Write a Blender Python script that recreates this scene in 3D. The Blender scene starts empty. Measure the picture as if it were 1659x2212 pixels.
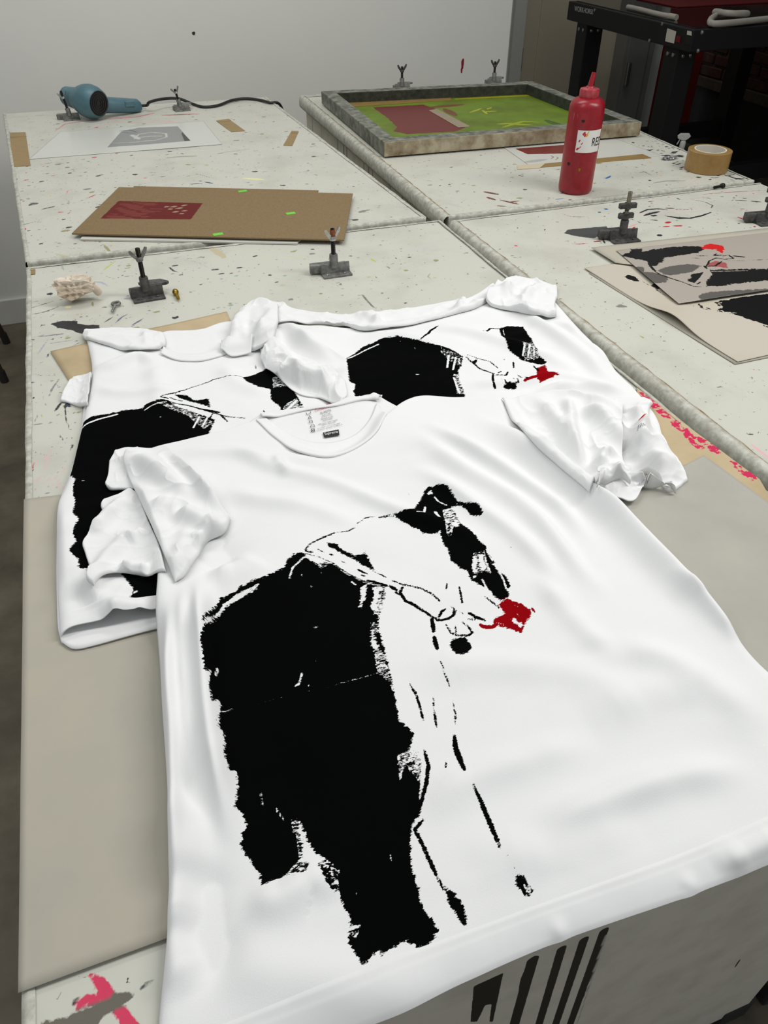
import bpy, bmesh, math, random
import numpy as np
from mathutils import Vector, Matrix
random.seed(4); RNG = np.random.default_rng(4)

# ------------------------------------------------------------------ camera, world, lights, exposure
S = bpy.context.scene
COL = S.collection
TH = 0.85                      # height of the table tops above the floor
CH = TH + 0.60                 # camera height
FPX, CX, CY = 1665.0, 829.5, 1106.0
PITCH, YAW = math.radians(39.57), math.radians(19.54)
F = np.array([math.sin(YAW)*math.cos(PITCH), math.cos(YAW)*math.cos(PITCH), -math.sin(PITCH)])
R = np.array([math.cos(YAW), -math.sin(YAW), 0.0])
U = np.cross(R, F)
cam = bpy.data.cameras.new('camera')
cam.sensor_fit = 'VERTICAL'; cam.sensor_height = 24.0; cam.lens = FPX/2212*24.0
cam.clip_start = 0.02; cam.clip_end = 60
camo = bpy.data.objects.new('camera', cam); COL.objects.link(camo)
camo.matrix_world = Matrix(((R[0], U[0], -F[0], 0), (R[1], U[1], -F[1], 0), (R[2], U[2], -F[2], CH), (0, 0, 0, 1)))
S.camera = camo

W = bpy.data.worlds.new('world'); S.world = W; W.use_nodes = True
W.node_tree.nodes['Background'].inputs[0].default_value = (0.93, 0.97, 1.0, 1)
W.node_tree.nodes['Background'].inputs[1].default_value = 0.40

def area(name, loc, sx, sy, power, col=(1, .985, .95), aim=None, spread=150):
    l = bpy.data.lights.new(name, 'AREA'); l.shape = 'RECTANGLE'; l.size = sx; l.size_y = sy
    l.energy = power; l.color = col; l.spread = math.radians(spread)
    o = bpy.data.objects.new(name, l); COL.objects.link(o); o.location = loc
    if aim is not None:
        o.rotation_euler = (Vector(aim)-Vector(loc)).to_track_quat('-Z', 'Y').to_euler()
    return o
area('ceiling_or_fill_light', (1.75, 0.55, 2.7), 0.3, 1.5, 26, aim=(0.35, 0.7, TH))
area('ceiling_or_fill_light', (-0.9, 0.9, 2.9), 0.3, 1.5, 9, aim=(0.1, 1.0, TH))
area('ceiling_or_fill_light', (0.3, 2.3, 2.9), 1.6, 0.3, 20, aim=(0.4, 2.6, TH), spread=180)  # extra lamp, added to brighten the back wall
area('ceiling_or_fill_light', (2.3, 3.9, 2.9), 0.6, 0.3, 5, aim=(2.2, 4.4, TH), spread=180)  # fill lamp with no fixture, added to lift the dark door recess

S.view_settings.view_transform = 'Standard'; S.view_settings.look = 'None'
S.view_settings.gamma = 1.0; S.view_settings.use_curve_mapping = False
S.view_settings.exposure = -0.15

# ------------------------------------------------------------------ pixel to place
def ray(px, py):
    return F*FPX + R*(px-CX) - U*(py-CY)
def un(px, py, z=TH):
    d = ray(px, py); t = (z-CH)/d[2]; return np.array([d[0]*t, d[1]*t])
def uny(px, py, Y):
    d = ray(px, py); t = Y/d[1]; return np.array([d[0]*t, Y, CH+d[2]*t])
def unx(px, py, X):
    d = ray(px, py); t = X/d[0]; return np.array([X, d[1]*t, CH+d[2]*t])
def mpp(px, py, z=TH):         # metres for one pixel at this place
    d = ray(px, py); t = (z-CH)/d[2]; return float(np.dot(d*t, F))/FPX
def crop(ox, oy, s):
    return lambda *pts: [(ox+x/s, oy+y/s) for x, y in pts]

# ------------------------------------------------------------------ mesh helpers
def mesh_from(name, V, Fc, mats=(), smooth=True, mi=None):
    m = bpy.data.meshes.new(name)
    m.from_pydata([tuple(map(float, v)) for v in V], [], [tuple(map(int, f)) for f in Fc])
    for a in mats: m.materials.append(a)
    if smooth: m.polygons.foreach_set('use_smooth', [True]*len(m.polygons))
    if mi is not None: m.polygons.foreach_set('material_index', mi)
    m.update(); return m
def link(name, mesh, parent=None, tagd=None):
    o = bpy.data.objects.new(name, mesh); COL.objects.link(o)
    if parent is not None:
        o.parent = parent
        if not parent.get('local'):
            p = parent; L = Vector(p.location)
            while p.parent is not None:
                p = p.parent; L = L + Vector(p.location)
            o.location = -L
    if tagd: tag(o, *tagd)
    return o
def tag(o, label, cat, group=None):
    o['label'] = label; o['category'] = cat
    if group: o['group'] = group
def thing(name, label, cat, loc=(0, 0, 0), group=None, rotz=0, local=False):
    o = bpy.data.objects.new(name, None); COL.objects.link(o); o.location = loc
    o.rotation_euler = (0, 0, rotz); o.empty_display_size = .05
    tag(o, label, cat, group)
    if local: o['local'] = 1
    return o
def struct(o):
    o['kind'] = 'structure'; return o

class MB:
    """collects shapes into one mesh"""
    def __init__(s): s.V = []; s.F = []
    def add(s, V, Fc):
        n = len(s.V); s.V += [tuple(v) for v in V]; s.F += [tuple(i+n for i in f) for f in Fc]; return s
    def box(s, x0, x1, y0, y1, z0, z1):
        return s.add([(x0,y0,z0),(x1,y0,z0),(x1,y1,z0),(x0,y1,z0),(x0,y0,z1),(x1,y0,z1),(x1,y1,z1),(x0,y1,z1)],
                     [(0,3,2,1),(4,5,6,7),(0,1,5,4),(1,2,6,5),(2,3,7,6),(3,0,4,7)])
    def prism(s, poly, z0, z1):
        n = len(poly)
        a = sum(poly[i][0]*poly[(i+1)%n][1]-poly[(i+1)%n][0]*poly[i][1] for i in range(n))
        if a < 0: poly = list(poly)[::-1]
        V = [(p[0], p[1], z0) for p in poly]+[(p[0], p[1], z1) for p in poly]
        Fc = [tuple(range(n))[::-1], tuple(range(n, 2*n))]+[(i, (i+1)%n, n+(i+1)%n, n+i) for i in range(n)]
        return s.add(V, Fc)
    def lathe(s, prof, seg=24, M=None, cap=True):
        V = []; Fc = []
        for r, z in prof:
            for k in range(seg):
                a = 2*math.pi*k/seg; V.append((r*math.cos(a), r*math.sin(a), z))
        for i in range(len(prof)-1):
            for k in range(seg):
                Fc.append((i*seg+k, i*seg+(k+1)%seg, (i+1)*seg+(k+1)%seg, (i+1)*seg+k))
        if cap:
            Fc.append(tuple(range(seg))[::-1]); Fc.append(tuple((len(prof)-1)*seg+k for k in range(seg)))
        if M is not None: V = [tuple(M @ Vector(v)) for v in V]
        return s.add(V, Fc)
    def tube(s, pts, r, seg=10):
        pts = [Vector(p) for p in pts]; V = []; Fc = []
        rr = r if isinstance(r, (list, tuple)) else [r]*len(pts)
        up = Vector((0, 0, 1))
        for i, p in enumerate(pts):
            t = (pts[min(i+1, len(pts)-1)]-pts[max(i-1, 0)]).normalized()
            a = t.cross(up)
            if a.length < 1e-3: a = t.cross(Vector((1, 0, 0)))
            a.normalize(); b = t.cross(a)
            for k in range(seg):
                g = 2*math.pi*k/seg; V.append(tuple(p+(a*math.cos(g)+b*math.sin(g))*rr[i]))
        for i in range(len(pts)-1):
            for k in range(seg):
                Fc.append((i*seg+k, i*seg+(k+1)%seg, (i+1)*seg+(k+1)%seg, (i+1)*seg+k))
        Fc.append(tuple(range(seg))[::-1]); Fc.append(tuple((len(pts)-1)*seg+k for k in range(seg)))
        return s.add(V, Fc)
    def bevelled(s, w, seg=2):
        bm = bmesh.new(); vs = [bm.verts.new(v) for v in s.V]
        for f in s.F:
            try: bm.faces.new([vs[i] for i in f])
            except ValueError: pass
        bmesh.ops.recalc_face_normals(bm, faces=bm.faces)
        bmesh.ops.bevel(bm, geom=bm.edges[:], offset=w, segments=seg, affect='EDGES', profile=.6, clamp_overlap=True)
        bm.verts.index_update()
        s.V = [tuple(v.co) for v in bm.verts]; s.F = [tuple(v.index for v in f.verts) for f in bm.faces]
        bm.free(); return s
    def mesh(s, name, mat, smooth=False):
        m = mesh_from(name, s.V, s.F, (mat,), smooth)
        bm = bmesh.new(); bm.from_mesh(m); bmesh.ops.recalc_face_normals(bm, faces=bm.faces); bm.to_mesh(m); bm.free()
        if smooth:
            try: m.set_sharp_from_angle(angle=math.radians(42))
            except Exception: pass
        return m
    def obj(s, name, mat, parent=None, smooth=False, tagd=None):
        return link(name, s.mesh(name, mat, smooth), parent, tagd)

# ------------------------------------------------------------------ noise and curves
def vnoise(x, y, seed=0):
    def h(i, j):
        n = (i.astype(np.int64)*374761393 + j.astype(np.int64)*668265263 + seed*982451653) & 0xffffffff
        n = ((n ^ (n >> 13))*1274126177) & 0xffffffff
        return ((n ^ (n >> 16)) & 0xffff)/65535.0
    i = np.floor(x); j = np.floor(y); u = x-i; v = y-j
    u = u*u*u*(u*(u*6-15)+10); v = v*v*v*(v*(v*6-15)+10)
    return (h(i, j)*(1-u)+h(i+1, j)*u)*(1-v)+(h(i, j+1)*(1-u)+h(i+1, j+1)*u)*v
def fbm(x, y, seed=0, o=3):
    a = .5; t = 0; s = 0
    for k in range(o):
        t = t+a*(vnoise(x, y, seed+k*17)*2-1); s += a; x = x*2.03+7.1; y = y*2.03+3.7; a *= .5
    return t/s
def resample(P, n):
    P = np.asarray(P, float)
    if len(P) > 2:
        Q = np.vstack([2*P[0]-P[1], P, 2*P[-1]-P[-2]]); out = []
        for i in range(1, len(Q)-2):
            p0, p1, p2, p3 = Q[i-1], Q[i], Q[i+1], Q[i+2]
            t = np.linspace(0, 1, 12, endpoint=False)[:, None]
            out.append(.5*((2*p1)+(p2-p0)*t+(2*p0-5*p1+4*p2-p3)*t*t+(3*p1-p0-3*p2+p3)*t**3))
        P = np.vstack(out+[P[-1:]])
    d = np.r_[0, np.cumsum(np.linalg.norm(np.diff(P, axis=0), axis=1))]
    t = np.linspace(0, d[-1], n)
    return np.stack([np.interp(t, d, P[:, k]) for k in range(P.shape[1])], 1)
def dist_polyline(P, Q, w=None):
    """distance of points P to polyline Q, parameter along it (0..1), signed side; w: width at each point"""
    Q = np.asarray(Q, float); best = np.full(len(P), 1e9); par = np.zeros(len(P)); side = np.zeros(len(P))
    L = np.r_[0, np.cumsum(np.linalg.norm(np.diff(Q, axis=0), axis=1))]; tot = max(L[-1], 1e-9)
    if len(Q) == 1: 
        return np.hypot(P[:, 0]-Q[0, 0], P[:, 1]-Q[0, 1]), par, side
    for i in range(len(Q)-1):
        a, b = Q[i], Q[i+1]; ab = b-a; l2 = max(ab@ab, 1e-12)
        t = np.clip(((P-a)@ab)/l2, 0, 1); dx = P-(a+t[:, None]*ab); d = np.hypot(dx[:, 0], dx[:, 1])
        m = d < best; best[m] = d[m]; par[m] = ((L[i]+t*math.sqrt(l2))/tot)[m]
        side[m] = np.sign(ab[0]*dx[:, 1]-ab[1]*dx[:, 0])[m]
    return best, par, side
def sd_polygon(P, Q):
    Q = np.asarray(Q, float); n = len(Q); d = np.full(len(P), 1e9); ins = np.zeros(len(P), bool)
    for i in range(n):
        a, b = Q[i], Q[(i+1) % n]; ab = b-a; l2 = max(ab@ab, 1e-12)
        t = np.clip(((P-a)@ab)/l2, 0, 1); dx = P-(a+t[:, None]*ab); d = np.minimum(d, np.hypot(dx[:, 0], dx[:, 1]))
        c = (a[1] > P[:, 1]) != (b[1] > P[:, 1])
        with np.errstate(divide='ignore', invalid='ignore'):
            xi = a[0]+(P[:, 1]-a[1])/(b[1]-a[1])*(b[0]-a[0])
        ins ^= c & (P[:, 0] < xi)
    return np.where(ins, d, -d)
def lin(r, g, b):
    f = lambda c: (c/255/12.92 if c/255 <= .04045 else ((c/255+.055)/1.055)**2.4)
    return (f(r), f(g), f(b))

# paint: marks with a shape of their own, kept per vertex as distance to the mark's edge + the mark's colour
class Paint:
    def __init__(s): s.items = []
    def poly(s, pts, col, soft=0): s.items.append(('p', np.asarray(pts, float), None, col, soft))
    def stroke(s, pts, w, col, taper=0): s.items.append(('s', np.asarray(pts, float), w, col, taper))
    def cut(s, pts): s.items.append(('x', np.asarray(pts, float), None, None, 0))
    def cuts(s, pts, w): s.items.append(('xs', np.asarray(pts, float), w, None, 0))
    def dry(s, pts, level): s.items.append(('d', np.asarray(pts, float), level, None, 0))
    def evaluate(s, P):
        D = np.full(len(P), -.02); C = np.zeros((len(P), 3)); G = np.ones(len(P))
        for k, Q, w, col, ex in s.items:
            pad = .012+(w if (w is not None and k in ('s', 'xs')) else 0)
            lo = Q.min(0)-pad; hi = Q.max(0)+pad
            m = np.where((P[:, 0] > lo[0]) & (P[:, 0] < hi[0]) & (P[:, 1] > lo[1]) & (P[:, 1] < hi[1]))[0]
            if not len(m): continue
            p = P[m]
            if k in ('p', 'x', 'd'):
                d = sd_polygon(p, Q) if len(Q) > 2 else -np.ones(len(p))
            else:
                dd, par, _ = dist_polyline(p, Q)
                ww = w/2*(1-ex*np.abs(par*2-1)**2) if k == 's' else w/2
                d = ww-dd
            d = np.clip(d, -.02, .02)
            if k in ('p', 's'):
                if k == 'p' and ex: d = d-ex
                near = (d > -.0035) & (d > np.minimum(D[m], .0)-.0005)
                C[m[near]] = col; G[m[near]] = 1.0 if k == 'p' else .3
                far = (d > D[m]) & ~near & (D[m] < -.003)
                C[m[far]] = col; G[m[far]] = 1.0 if k == 'p' else .3
                D[m] = np.maximum(D[m], d)
            elif k in ('x', 'xs'):
                D[m] = np.minimum(D[m], -d)
                if k == 'xs': G[m[d > -.003]] = .2
            else:
                i = d > 0; D[m[i]] = np.minimum(D[m[i]], w)
        return D, C, G
    def apply(s, mesh, P):
        D, C, G = s.evaluate(P); n = len(P)
        g = mesh.attributes.new('paint_rag', 'FLOAT', 'POINT'); g.data.foreach_set('value', G.astype(np.float32))
        a = mesh.attributes.new('paint_edge', 'FLOAT', 'POINT'); a.data.foreach_set('value', D.astype(np.float32))
        c = mesh.attributes.new('paint_colour', 'FLOAT_COLOR', 'POINT')
        c.data.foreach_set('color', np.c_[C, np.ones(n)].astype(np.float32).ravel())

# ------------------------------------------------------------------ materials
def nodes(name):
    m = bpy.data.materials.new(name); m.use_nodes = True
    nt = m.node_tree; b = nt.nodes['Principled BSDF']
    return m, nt, b
def N(nt, t, **kw):
    n = nt.nodes.new(t)
    for k, v in kw.items():
        if k.startswith('i_'): n.inputs[k[2:].replace('_', ' ')].default_value = v
        else: setattr(n, k, v)
    return n
def noise_node(nt, scale, detail=4, rough=.55, vec=None, dist=0):
    n = N(nt, 'ShaderNodeTexNoise'); n.inputs['Scale'].default_value = scale
    n.inputs['Detail'].default_value = detail; n.inputs['Roughness'].default_value = rough
    n.inputs['Distortion'].default_value = dist
    if vec is not None: nt.links.new(vec, n.inputs['Vector'])
    return n
def ramp(nt, fac, stops):
    r = N(nt, 'ShaderNodeValToRGB'); e = r.color_ramp.elements
    while len(e) < len(stops): e.new(.5)
    for k, (p, c) in enumerate(stops):
        e[k].position = p; e[k].color = (*c, 1) if len(c) == 3 else c
    nt.links.new(fac, r.inputs['Fac']); return r
def mixc(nt, fac, a, b, mode='MIX'):
    n = N(nt, 'ShaderNodeMix', data_type='RGBA', blend_type=mode)
    for s, v in ((0, fac), (6, a), (7, b)):
        if isinstance(v, (int, float)): n.inputs[s].default_value = v
        elif isinstance(v, tuple): n.inputs[s].default_value = (*v, 1) if len(v) == 3 else v
        else: nt.links.new(v, n.inputs[s])
    return n.outputs[2]
def math_n(nt, op, a, b=None, clamp=False):
    n = N(nt, 'ShaderNodeMath', operation=op); n.use_clamp = clamp
    for k, v in enumerate((a, b)):
        if v is None: continue
        if isinstance(v, (int, float)): n.inputs[k].default_value = v
        else: nt.links.new(v, n.inputs[k])
    return n.outputs[0]
def coords(nt):
    return N(nt, 'ShaderNodeTexCoord').outputs['Object']
def bump(nt, b, h, strength, dist):
    n = N(nt, 'ShaderNodeBump'); n.inputs['Strength'].default_value = strength; n.inputs['Distance'].default_value = dist
    nt.links.new(h, n.inputs['Height']); nt.links.new(n.outputs[0], b.inputs['Normal'])
def simple(name, col, rough=.6, metal=0, var=.0, scale=30, bumpd=0, spec=.5, col2=None):
    m, nt, b = nodes(name); v = coords(nt)
    n = noise_node(nt, scale, 5, .6, v)
    c2 = col2 if col2 else tuple(c*(1-var) for c in col)
    r = ramp(nt, n.outputs[0], [(.35, col), (.68, c2)])
    nt.links.new(r.outputs[0], b.inputs['Base Color'])
    b.inputs['Roughness'].default_value = rough; b.inputs['Metallic'].default_value = metal
    b.inputs['Specular IOR Level'].default_value = spec
    if bumpd: bump(nt, b, n.outputs[0], .6, bumpd)
    return m
def painted(name, base, rough=.55, paint_rough=.5, rag=.0016, rag_scale=260, speck=None, base_var=None, fabric=False, edge=.00025, spec=.4, stretch=None, rag2=10.0):
    """a surface in its own colour with hand-made paint marks on it"""
    m, nt, b = nodes(name); v = coords(nt)
    ed = N(nt, 'ShaderNodeAttribute', attribute_name='paint_edge').outputs['Fac']
    pc = N(nt, 'ShaderNodeAttribute', attribute_name='paint_colour').outputs['Color']
    vv = v
    if stretch:
        mp = N(nt, 'ShaderNodeMapping'); nt.links.new(v, mp.inputs['Vector'])
        mp.inputs['Rotation'].default_value = (0, 0, stretch[0]); mp.inputs['Scale'].default_value = (1, stretch[1], 1)
        vv = mp.outputs[0]
    n1 = noise_node(nt, rag_scale, 5, .62, vv)
    off = math_n(nt, 'MULTIPLY', math_n(nt, 'SUBTRACT', n1.outputs[0], .5), rag*4)
    rg = N(nt, 'ShaderNodeAttribute', attribute_name='paint_rag').outputs['Fac']
    n1b = noise_node(nt, rag_scale*.4, 5, .68, vv)
    off2 = math_n(nt, 'MULTIPLY', math_n(nt, 'MULTIPLY', math_n(nt, 'SUBTRACT', n1b.outputs[0], .5), rag*rag2), rg)
    d = math_n(nt, 'ADD', math_n(nt, 'ADD', ed, off), off2)
    fac = math_n(nt, 'ADD', math_n(nt, 'DIVIDE', d, edge*2), .5, True)
    col = base
    if base_var:
        n2 = noise_node(nt, base_var[0], 5, .6, v)
        col = ramp(nt, n2.outputs[0], [(base_var[2], base), (base_var[3], base_var[1])]).outputs[0]
    if speck:
        for (sc, th, c, sd) in speck:
            mp = N(nt, 'ShaderNodeMapping'); nt.links.new(v, mp.inputs['Vector']); mp.inputs['Location'].default_value = (sd*3.1, sd*1.7, 0)
            mp.inputs['Scale'].default_value = (1, 1, 0.2)
            n3 = noise_node(nt, sc, 3, .5, mp.outputs[0], .6)
            f3 = ramp(nt, n3.outputs[0], [(th, (0, 0, 0)), (th+.02, (1, 1, 1))]).outputs[0]
            col = mixc(nt, f3, col, c)
    out = mixc(nt, fac, col, pc)
    nt.links.new(out, b.inputs['Base Color'])
    rr = N(nt, 'ShaderNodeMapRange'); nt.links.new(fac, rr.inputs['Value'])
    rr.inputs['To Min'].default_value = rough; rr.inputs['To Max'].default_value = paint_rough
    nt.links.new(rr.outputs[0], b.inputs['Roughness']); b.inputs['Specular IOR Level'].default_value = spec
    if fabric:
        b.inputs['Sheen Weight'].default_value = .0; b.inputs['Sheen Roughness'].default_value = .6
        n4 = noise_node(nt, 900, 2, .6, v); bump(nt, b, n4.outputs[0], .25, .0006)
    else:
        n4 = noise_node(nt, 160, 4, .6, v); bump(nt, b, n4.outputs[0], .25, .0006)
    return m

BLACK = (.0012, .0014, .0014)
M = {}
M['cloth'] = painted('white_cotton', (.80, .805, .805), .95, .9, rag=.0007, rag_scale=420, fabric=True, edge=.0002, spec=.03, rag2=15.0, stretch=(0, 2.4))
M['cloth_plain'] = simple('white_cotton_plain', (.80, .805, .805), .95, var=.02, scale=60, spec=.03, bumpd=.0003)
M['table'] = painted('white_painted_table', lin(198, 198, 187), .42, .4, rag=.0008, rag_scale=170, spec=.35, edge=.0006,
                     base_var=(9, lin(182, 181, 170), .48, .8),
                     speck=[(40, .715, lin(130, 131, 122), 1), (85, .72, lin(66, 70, 72), 2), (60, .735, lin(172, 160, 106), 5), (70, .745, lin(80, 92, 110), 7), (140, .70, lin(120, 120, 112), 9)])
M['edge'] = simple('worn_table_edge', lin(198, 198, 188), .6, scale=90, col2=lin(158, 155, 142), bumpd=.0015)
M['edge_brown'] = simple('bare_wood_edge', lin(120, 96, 58), .7, scale=70, col2=lin(170, 160, 140), bumpd=.001)
M['side'] = painted('grey_white_side_panel', lin(208, 203, 190), .6, .35, rag=.0003, rag_scale=120, rag2=4.0, base_var=(14, lin(190, 185, 172), .45, .75))
M['dark'] = simple('dark_underframe', (.02, .02, .02), .7, var=.3)
M['wall'] = simple('white_wall_paint', lin(222, 222, 216), .75, var=.03, scale=3, bumpd=.0005, spec=.2)
M['base'] = simple('white_baseboard_paint', lin(205, 205, 198), .55, var=.04, scale=8)
M['floor'] = simple('stained_concrete', lin(110, 101, 84), .62, scale=5, col2=lin(72, 64, 52), bumpd=.001)
M['paper'] = simple('grey_newsprint', lin(180, 173, 158), .85, scale=7, col2=lin(170, 167, 155), spec=.15)
M['paper_grey'] = simple('cool_grey_newsprint', lin(176, 173, 163), .85, scale=7, col2=lin(166, 164, 155), spec=.15)
M['paper_p'] = painted('printed_newsprint', lin(188, 181, 168), .85, .5, rag=.0012, rag_scale=200, base_var=(6, lin(184, 172, 150), .45, .75), spec=.2)
M['kraft'] = simple('tan_kraft_paper', lin(190, 172, 140), .85, scale=9, col2=lin(172, 154, 122), spec=.15)
M['kraft_p'] = painted('tan_kraft_paper_painted', lin(196, 178, 146), .85, .5, rag=.004, rag_scale=130, base_var=(9, lin(178, 160, 128), .4, .7), spec=.2)
M['board'] = painted('brown_chipboard', lin(134, 114, 84), .85, .6, rag=.0004, rag_scale=160, base_var=(300, lin(122, 102, 74), .4, .7), spec=.15)
M['white_board'] = simple('white_foam_board', lin(205, 203, 194), .7, var=.05)
M['tape'] = simple('brown_packing_tape', lin(150, 122, 70), .35, var=.15, scale=40)
M['green_tape'] = simple('fluorescent_green_tape', lin(110, 205, 60), .6, var=.1)
M['metal_dark'] = simple('grimy_grey_metal', lin(136, 136, 132), .5, .35, scale=90, col2=lin(84, 84, 80), bumpd=.0006)
M['metal_black'] = simple('blackened_clamp_metal', lin(92, 91, 88), .55, .3, scale=90, col2=lin(50, 47, 47), bumpd=.0006)
M['rod'] = simple('oily_threaded_rod', lin(38, 34, 28), .4, .7, var=.4, scale=200)
M['rod_steel'] = simple('dull_steel_rod', lin(120, 116, 98), .4, .7, var=.3, scale=200)
M['rust'] = simple('rusty_rod_end', lin(150, 84, 44), .7, .3, col2=lin(90, 46, 28), scale=300)
M['zinc'] = simple('shiny_zinc', lin(190, 190, 188), .22, .9, var=.3, scale=120)
M['brass'] = simple('brass', lin(170, 140, 50), .3, .9, var=.4, scale=200)
M['red_ink'] = simple('red_ink_plastic', lin(152, 18, 34), .32, scale=60, col2=lin(132, 13, 27), spec=.5)
M['red_cap'] = simple('red_smeared_clear_cap', lin(176, 70, 78), .35, scale=90, col2=lin(150, 24, 36))
M['white_label'] = painted('white_bottle_label', lin(225, 224, 220), .5, .5, rag=.001, rag_scale=400)
M['ink'] = simple('black_ink', BLACK, .6)
M['ink_red'] = simple('red_label_ink', lin(205, 40, 40), .6)
M['ink_white'] = simple('white_label_ink', lin(225, 225, 225), .6)
M['wood_frame'] = simple('stained_screen_frame', lin(136, 136, 124), .6, scale=38, col2=lin(58, 64, 54), bumpd=.0012)
M['wood_frame2'] = simple('scraped_screen_frame_side', lin(176, 166, 140), .6, scale=26, col2=lin(112, 92, 62), bumpd=.0012)
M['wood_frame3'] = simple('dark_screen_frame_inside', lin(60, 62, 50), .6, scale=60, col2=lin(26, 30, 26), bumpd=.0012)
M['mesh'] = painted('green_screen_mesh', lin(104, 130, 20), .5, .4, rag=.0016, rag_scale=120, base_var=(11, lin(88, 104, 12), .4, .7), spec=.4)
M['dryer'] = simple('teal_dryer_plastic', lin(80, 116, 126), .42, scale=20, col2=lin(64, 98, 108))
M['black_plastic'] = simple('black_plastic', lin(24, 24, 24), .5, var=.2)
M['rubber'] = simple('black_cord_rubber', lin(30, 30, 30), .55, var=.2)
M['film'] = painted('clear_film', lin(206, 207, 200), .25, .3, rag=.0005, spec=.5)
M['roll'] = simple('packing_tape_roll', lin(158, 126, 74), .3, scale=30, col2=lin(140, 108, 58))
M['core'] = simple('white_cardboard_core', lin(205, 200, 188), .8, var=.05)
M['unit'] = simple('black_powder_coat', (.006, .006, .007), .5, var=.1)
M['glass'] = simple('dark_exposure_glass', (.012, .014, .015), .08, spec=.5)
M['hose'] = simple('white_rope_hose', lin(176, 172, 160), .6, var=.1)
M['rust_red'] = simple('red_rubber_blanket', lin(96, 10, 10), .6, var=.2)
M['red_panel'] = simple('red_panel_paint', lin(120, 12, 8), .6, var=.2, scale=4)
M['grey_panel'] = simple('grey_metal_panel', lin(126, 126, 122), .6, var=.08, scale=6)
M['door'] = simple('beige_door_paint', lin(196, 186, 164), .6, var=.04, scale=6)
M['brick'] = simple('dark_red_brick', lin(80, 44, 32), .85, scale=40, col2=lin(52, 32, 26), bumpd=.003)
M['mortar'] = simple('old_mortar', lin(104, 96, 84), .9, scale=60, col2=lin(64, 58, 50), bumpd=.003)
M['white_plastic'] = simple('white_plastic', lin(205, 205, 202), .4, var=.03)
M['tissue'] = simple('stained_paper_towel', lin(222, 212, 196), .9, scale=30, col2=lin(190, 170, 146))
M['red_scrap'] = simple('red_foil_scrap', lin(178, 20, 24), .4, var=.3, scale=50)
M['foil'] = simple('silver_foil', lin(200, 200, 200), .25, .8, var=.3, scale=60)
M['brown_metal'] = simple('brown_stool_leg', lin(70, 56, 44), .45, .4, var=.3)
M['rubber_foot'] = simple('dark_rubber_foot', lin(30, 28, 26), .7)
M['wood_seat'] = simple('dark_wood_seat', lin(84, 58, 38), .55, var=.3, scale=12)

# ------------------------------------------------------------------ the room
def plane_obj(name, corners, mat, parent=None):
    return link(name, mesh_from(name, corners, [(0, 1, 2, 3)], (mat,), False), parent)
WY = 3.35                      # back wall
b = MB(); b.box(-4, 6, -2.5, 8, -.05, 0); struct(b.obj('floor', M['floor']))
xw = float(uny(1104, 40, WY)[0])
b = MB(); b.box(-4, xw, WY, WY+.12, 0, 3.2); struct(b.obj('wall_back', M['wall']))
b = MB(); b.box(-4, xw, WY-.014, WY+.001, 0, .105); b.bevelled(.003); struct(b.obj('baseboard_back', M['base']))
b = MB(); b.box(xw-.12, xw, WY+.12, 6.2, 0, 3.2); struct(b.obj('wall_return', M['wall']))
BX = 3.95                      # brick wall on the right
DY = 4.75                      # recessed wall that holds the door
d0 = float(uny(1126, 90, DY)[0]); d1 = d0+.92
b = MB(); b.box(xw-.12, d0-.07, DY, DY+.12, 0, 3.2); struct(b.obj('wall_recess', M['wall']))
t = MB()
t.box(d0-.075, d0, DY-.03, DY+.12, 0, 2.2); t.box(d1, d1+.075, DY-.03, DY+.12, 0, 2.2); t.box(d0, d1, DY-.03, DY+.12, 2.1, 2.2)
struct(t.obj('trim_1', M['base']))
dr = struct(thing('door_1', 'beige panelled door with hinge in the recess behind the work tables', 'door', ((d0+d1)/2, DY+.03, 0)))
del dr['category']
b = MB(); b.box(d0+.004, d1-.004, DY+.02, DY+.06, .01, 2.1); b.obj('door_leaf', M['door'], dr)
for (z0, z1) in ((.2, .95), (1.1, 1.95)):
    for (xa, xb) in ((d0+.12, d0+.42), (d0+.52, d1-.1)):
        b = MB(); b.box(xa, xb, DY+.012, DY+.024, z0, z1); b.bevelled(.006); b.obj('door_panel', M['door'], dr)
hz = float(uny(1117, 130, DY)[2])
b = MB(); b.box(d0-.02, d0+.02, DY+.0, DY+.03, hz-.06, hz+.06); b.lathe([(.011, hz-.07), (.011, hz+.07)], 10, Matrix.Translation((d0, DY, 0))); b.obj('hinge', M['metal_dark'], dr)
# grey cabinet, red panel and the dark end of the room behind the exposure unit
gx0 = float(uny(1322, 150, DY)[0]); gx1 = float(uny(1384, 150, DY)[0]); gx2 = float(uny(1440, 150, DY)[0])
g = thing('metal_locker', 'narrow grey metal locker standing between the beige door and the red panel', 'locker', ((gx0+gx1)/2, DY, 0))
b = MB(); b.box(gx0, gx1, DY-.1, DY+.12, .0, 1.9); b.bevelled(.004); b.obj('body', M['grey_panel'], g)
b = MB(); b.box(gx0+.02, gx1-.05, DY-.112, DY-.099, .06, 1.84); b.bevelled(.003); dl = b.obj('door', M['grey_panel'], g)
hh = uny(1352, 165, DY-.11)
b = MB(); b.box(hh[0]-.012, hh[0]+.012, DY-.135, DY-.111, hh[2]-.05, hh[2]+.08); b.bevelled(.004); b.obj('handle', M['zinc'], dl)
rp = thing('leaning_board', 'red painted panel leaning upright beside the grey metal locker', 'panel', ((gx1+gx2)/2, DY, 0))
b = MB(); b.box(gx1+.01, min(gx2+.25, BX-.05), DY-.02, DY+.03, 0, 1.7); b.bevelled(.003); b.obj('board', M['red_panel'], rp)
b = MB(); b.box(gx1+.005, min(gx2+.255, BX-.045), DY-.026, DY+.036, 0, .05); b.bevelled(.003); b.obj('kick_plate', M['dark'], rp)
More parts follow.
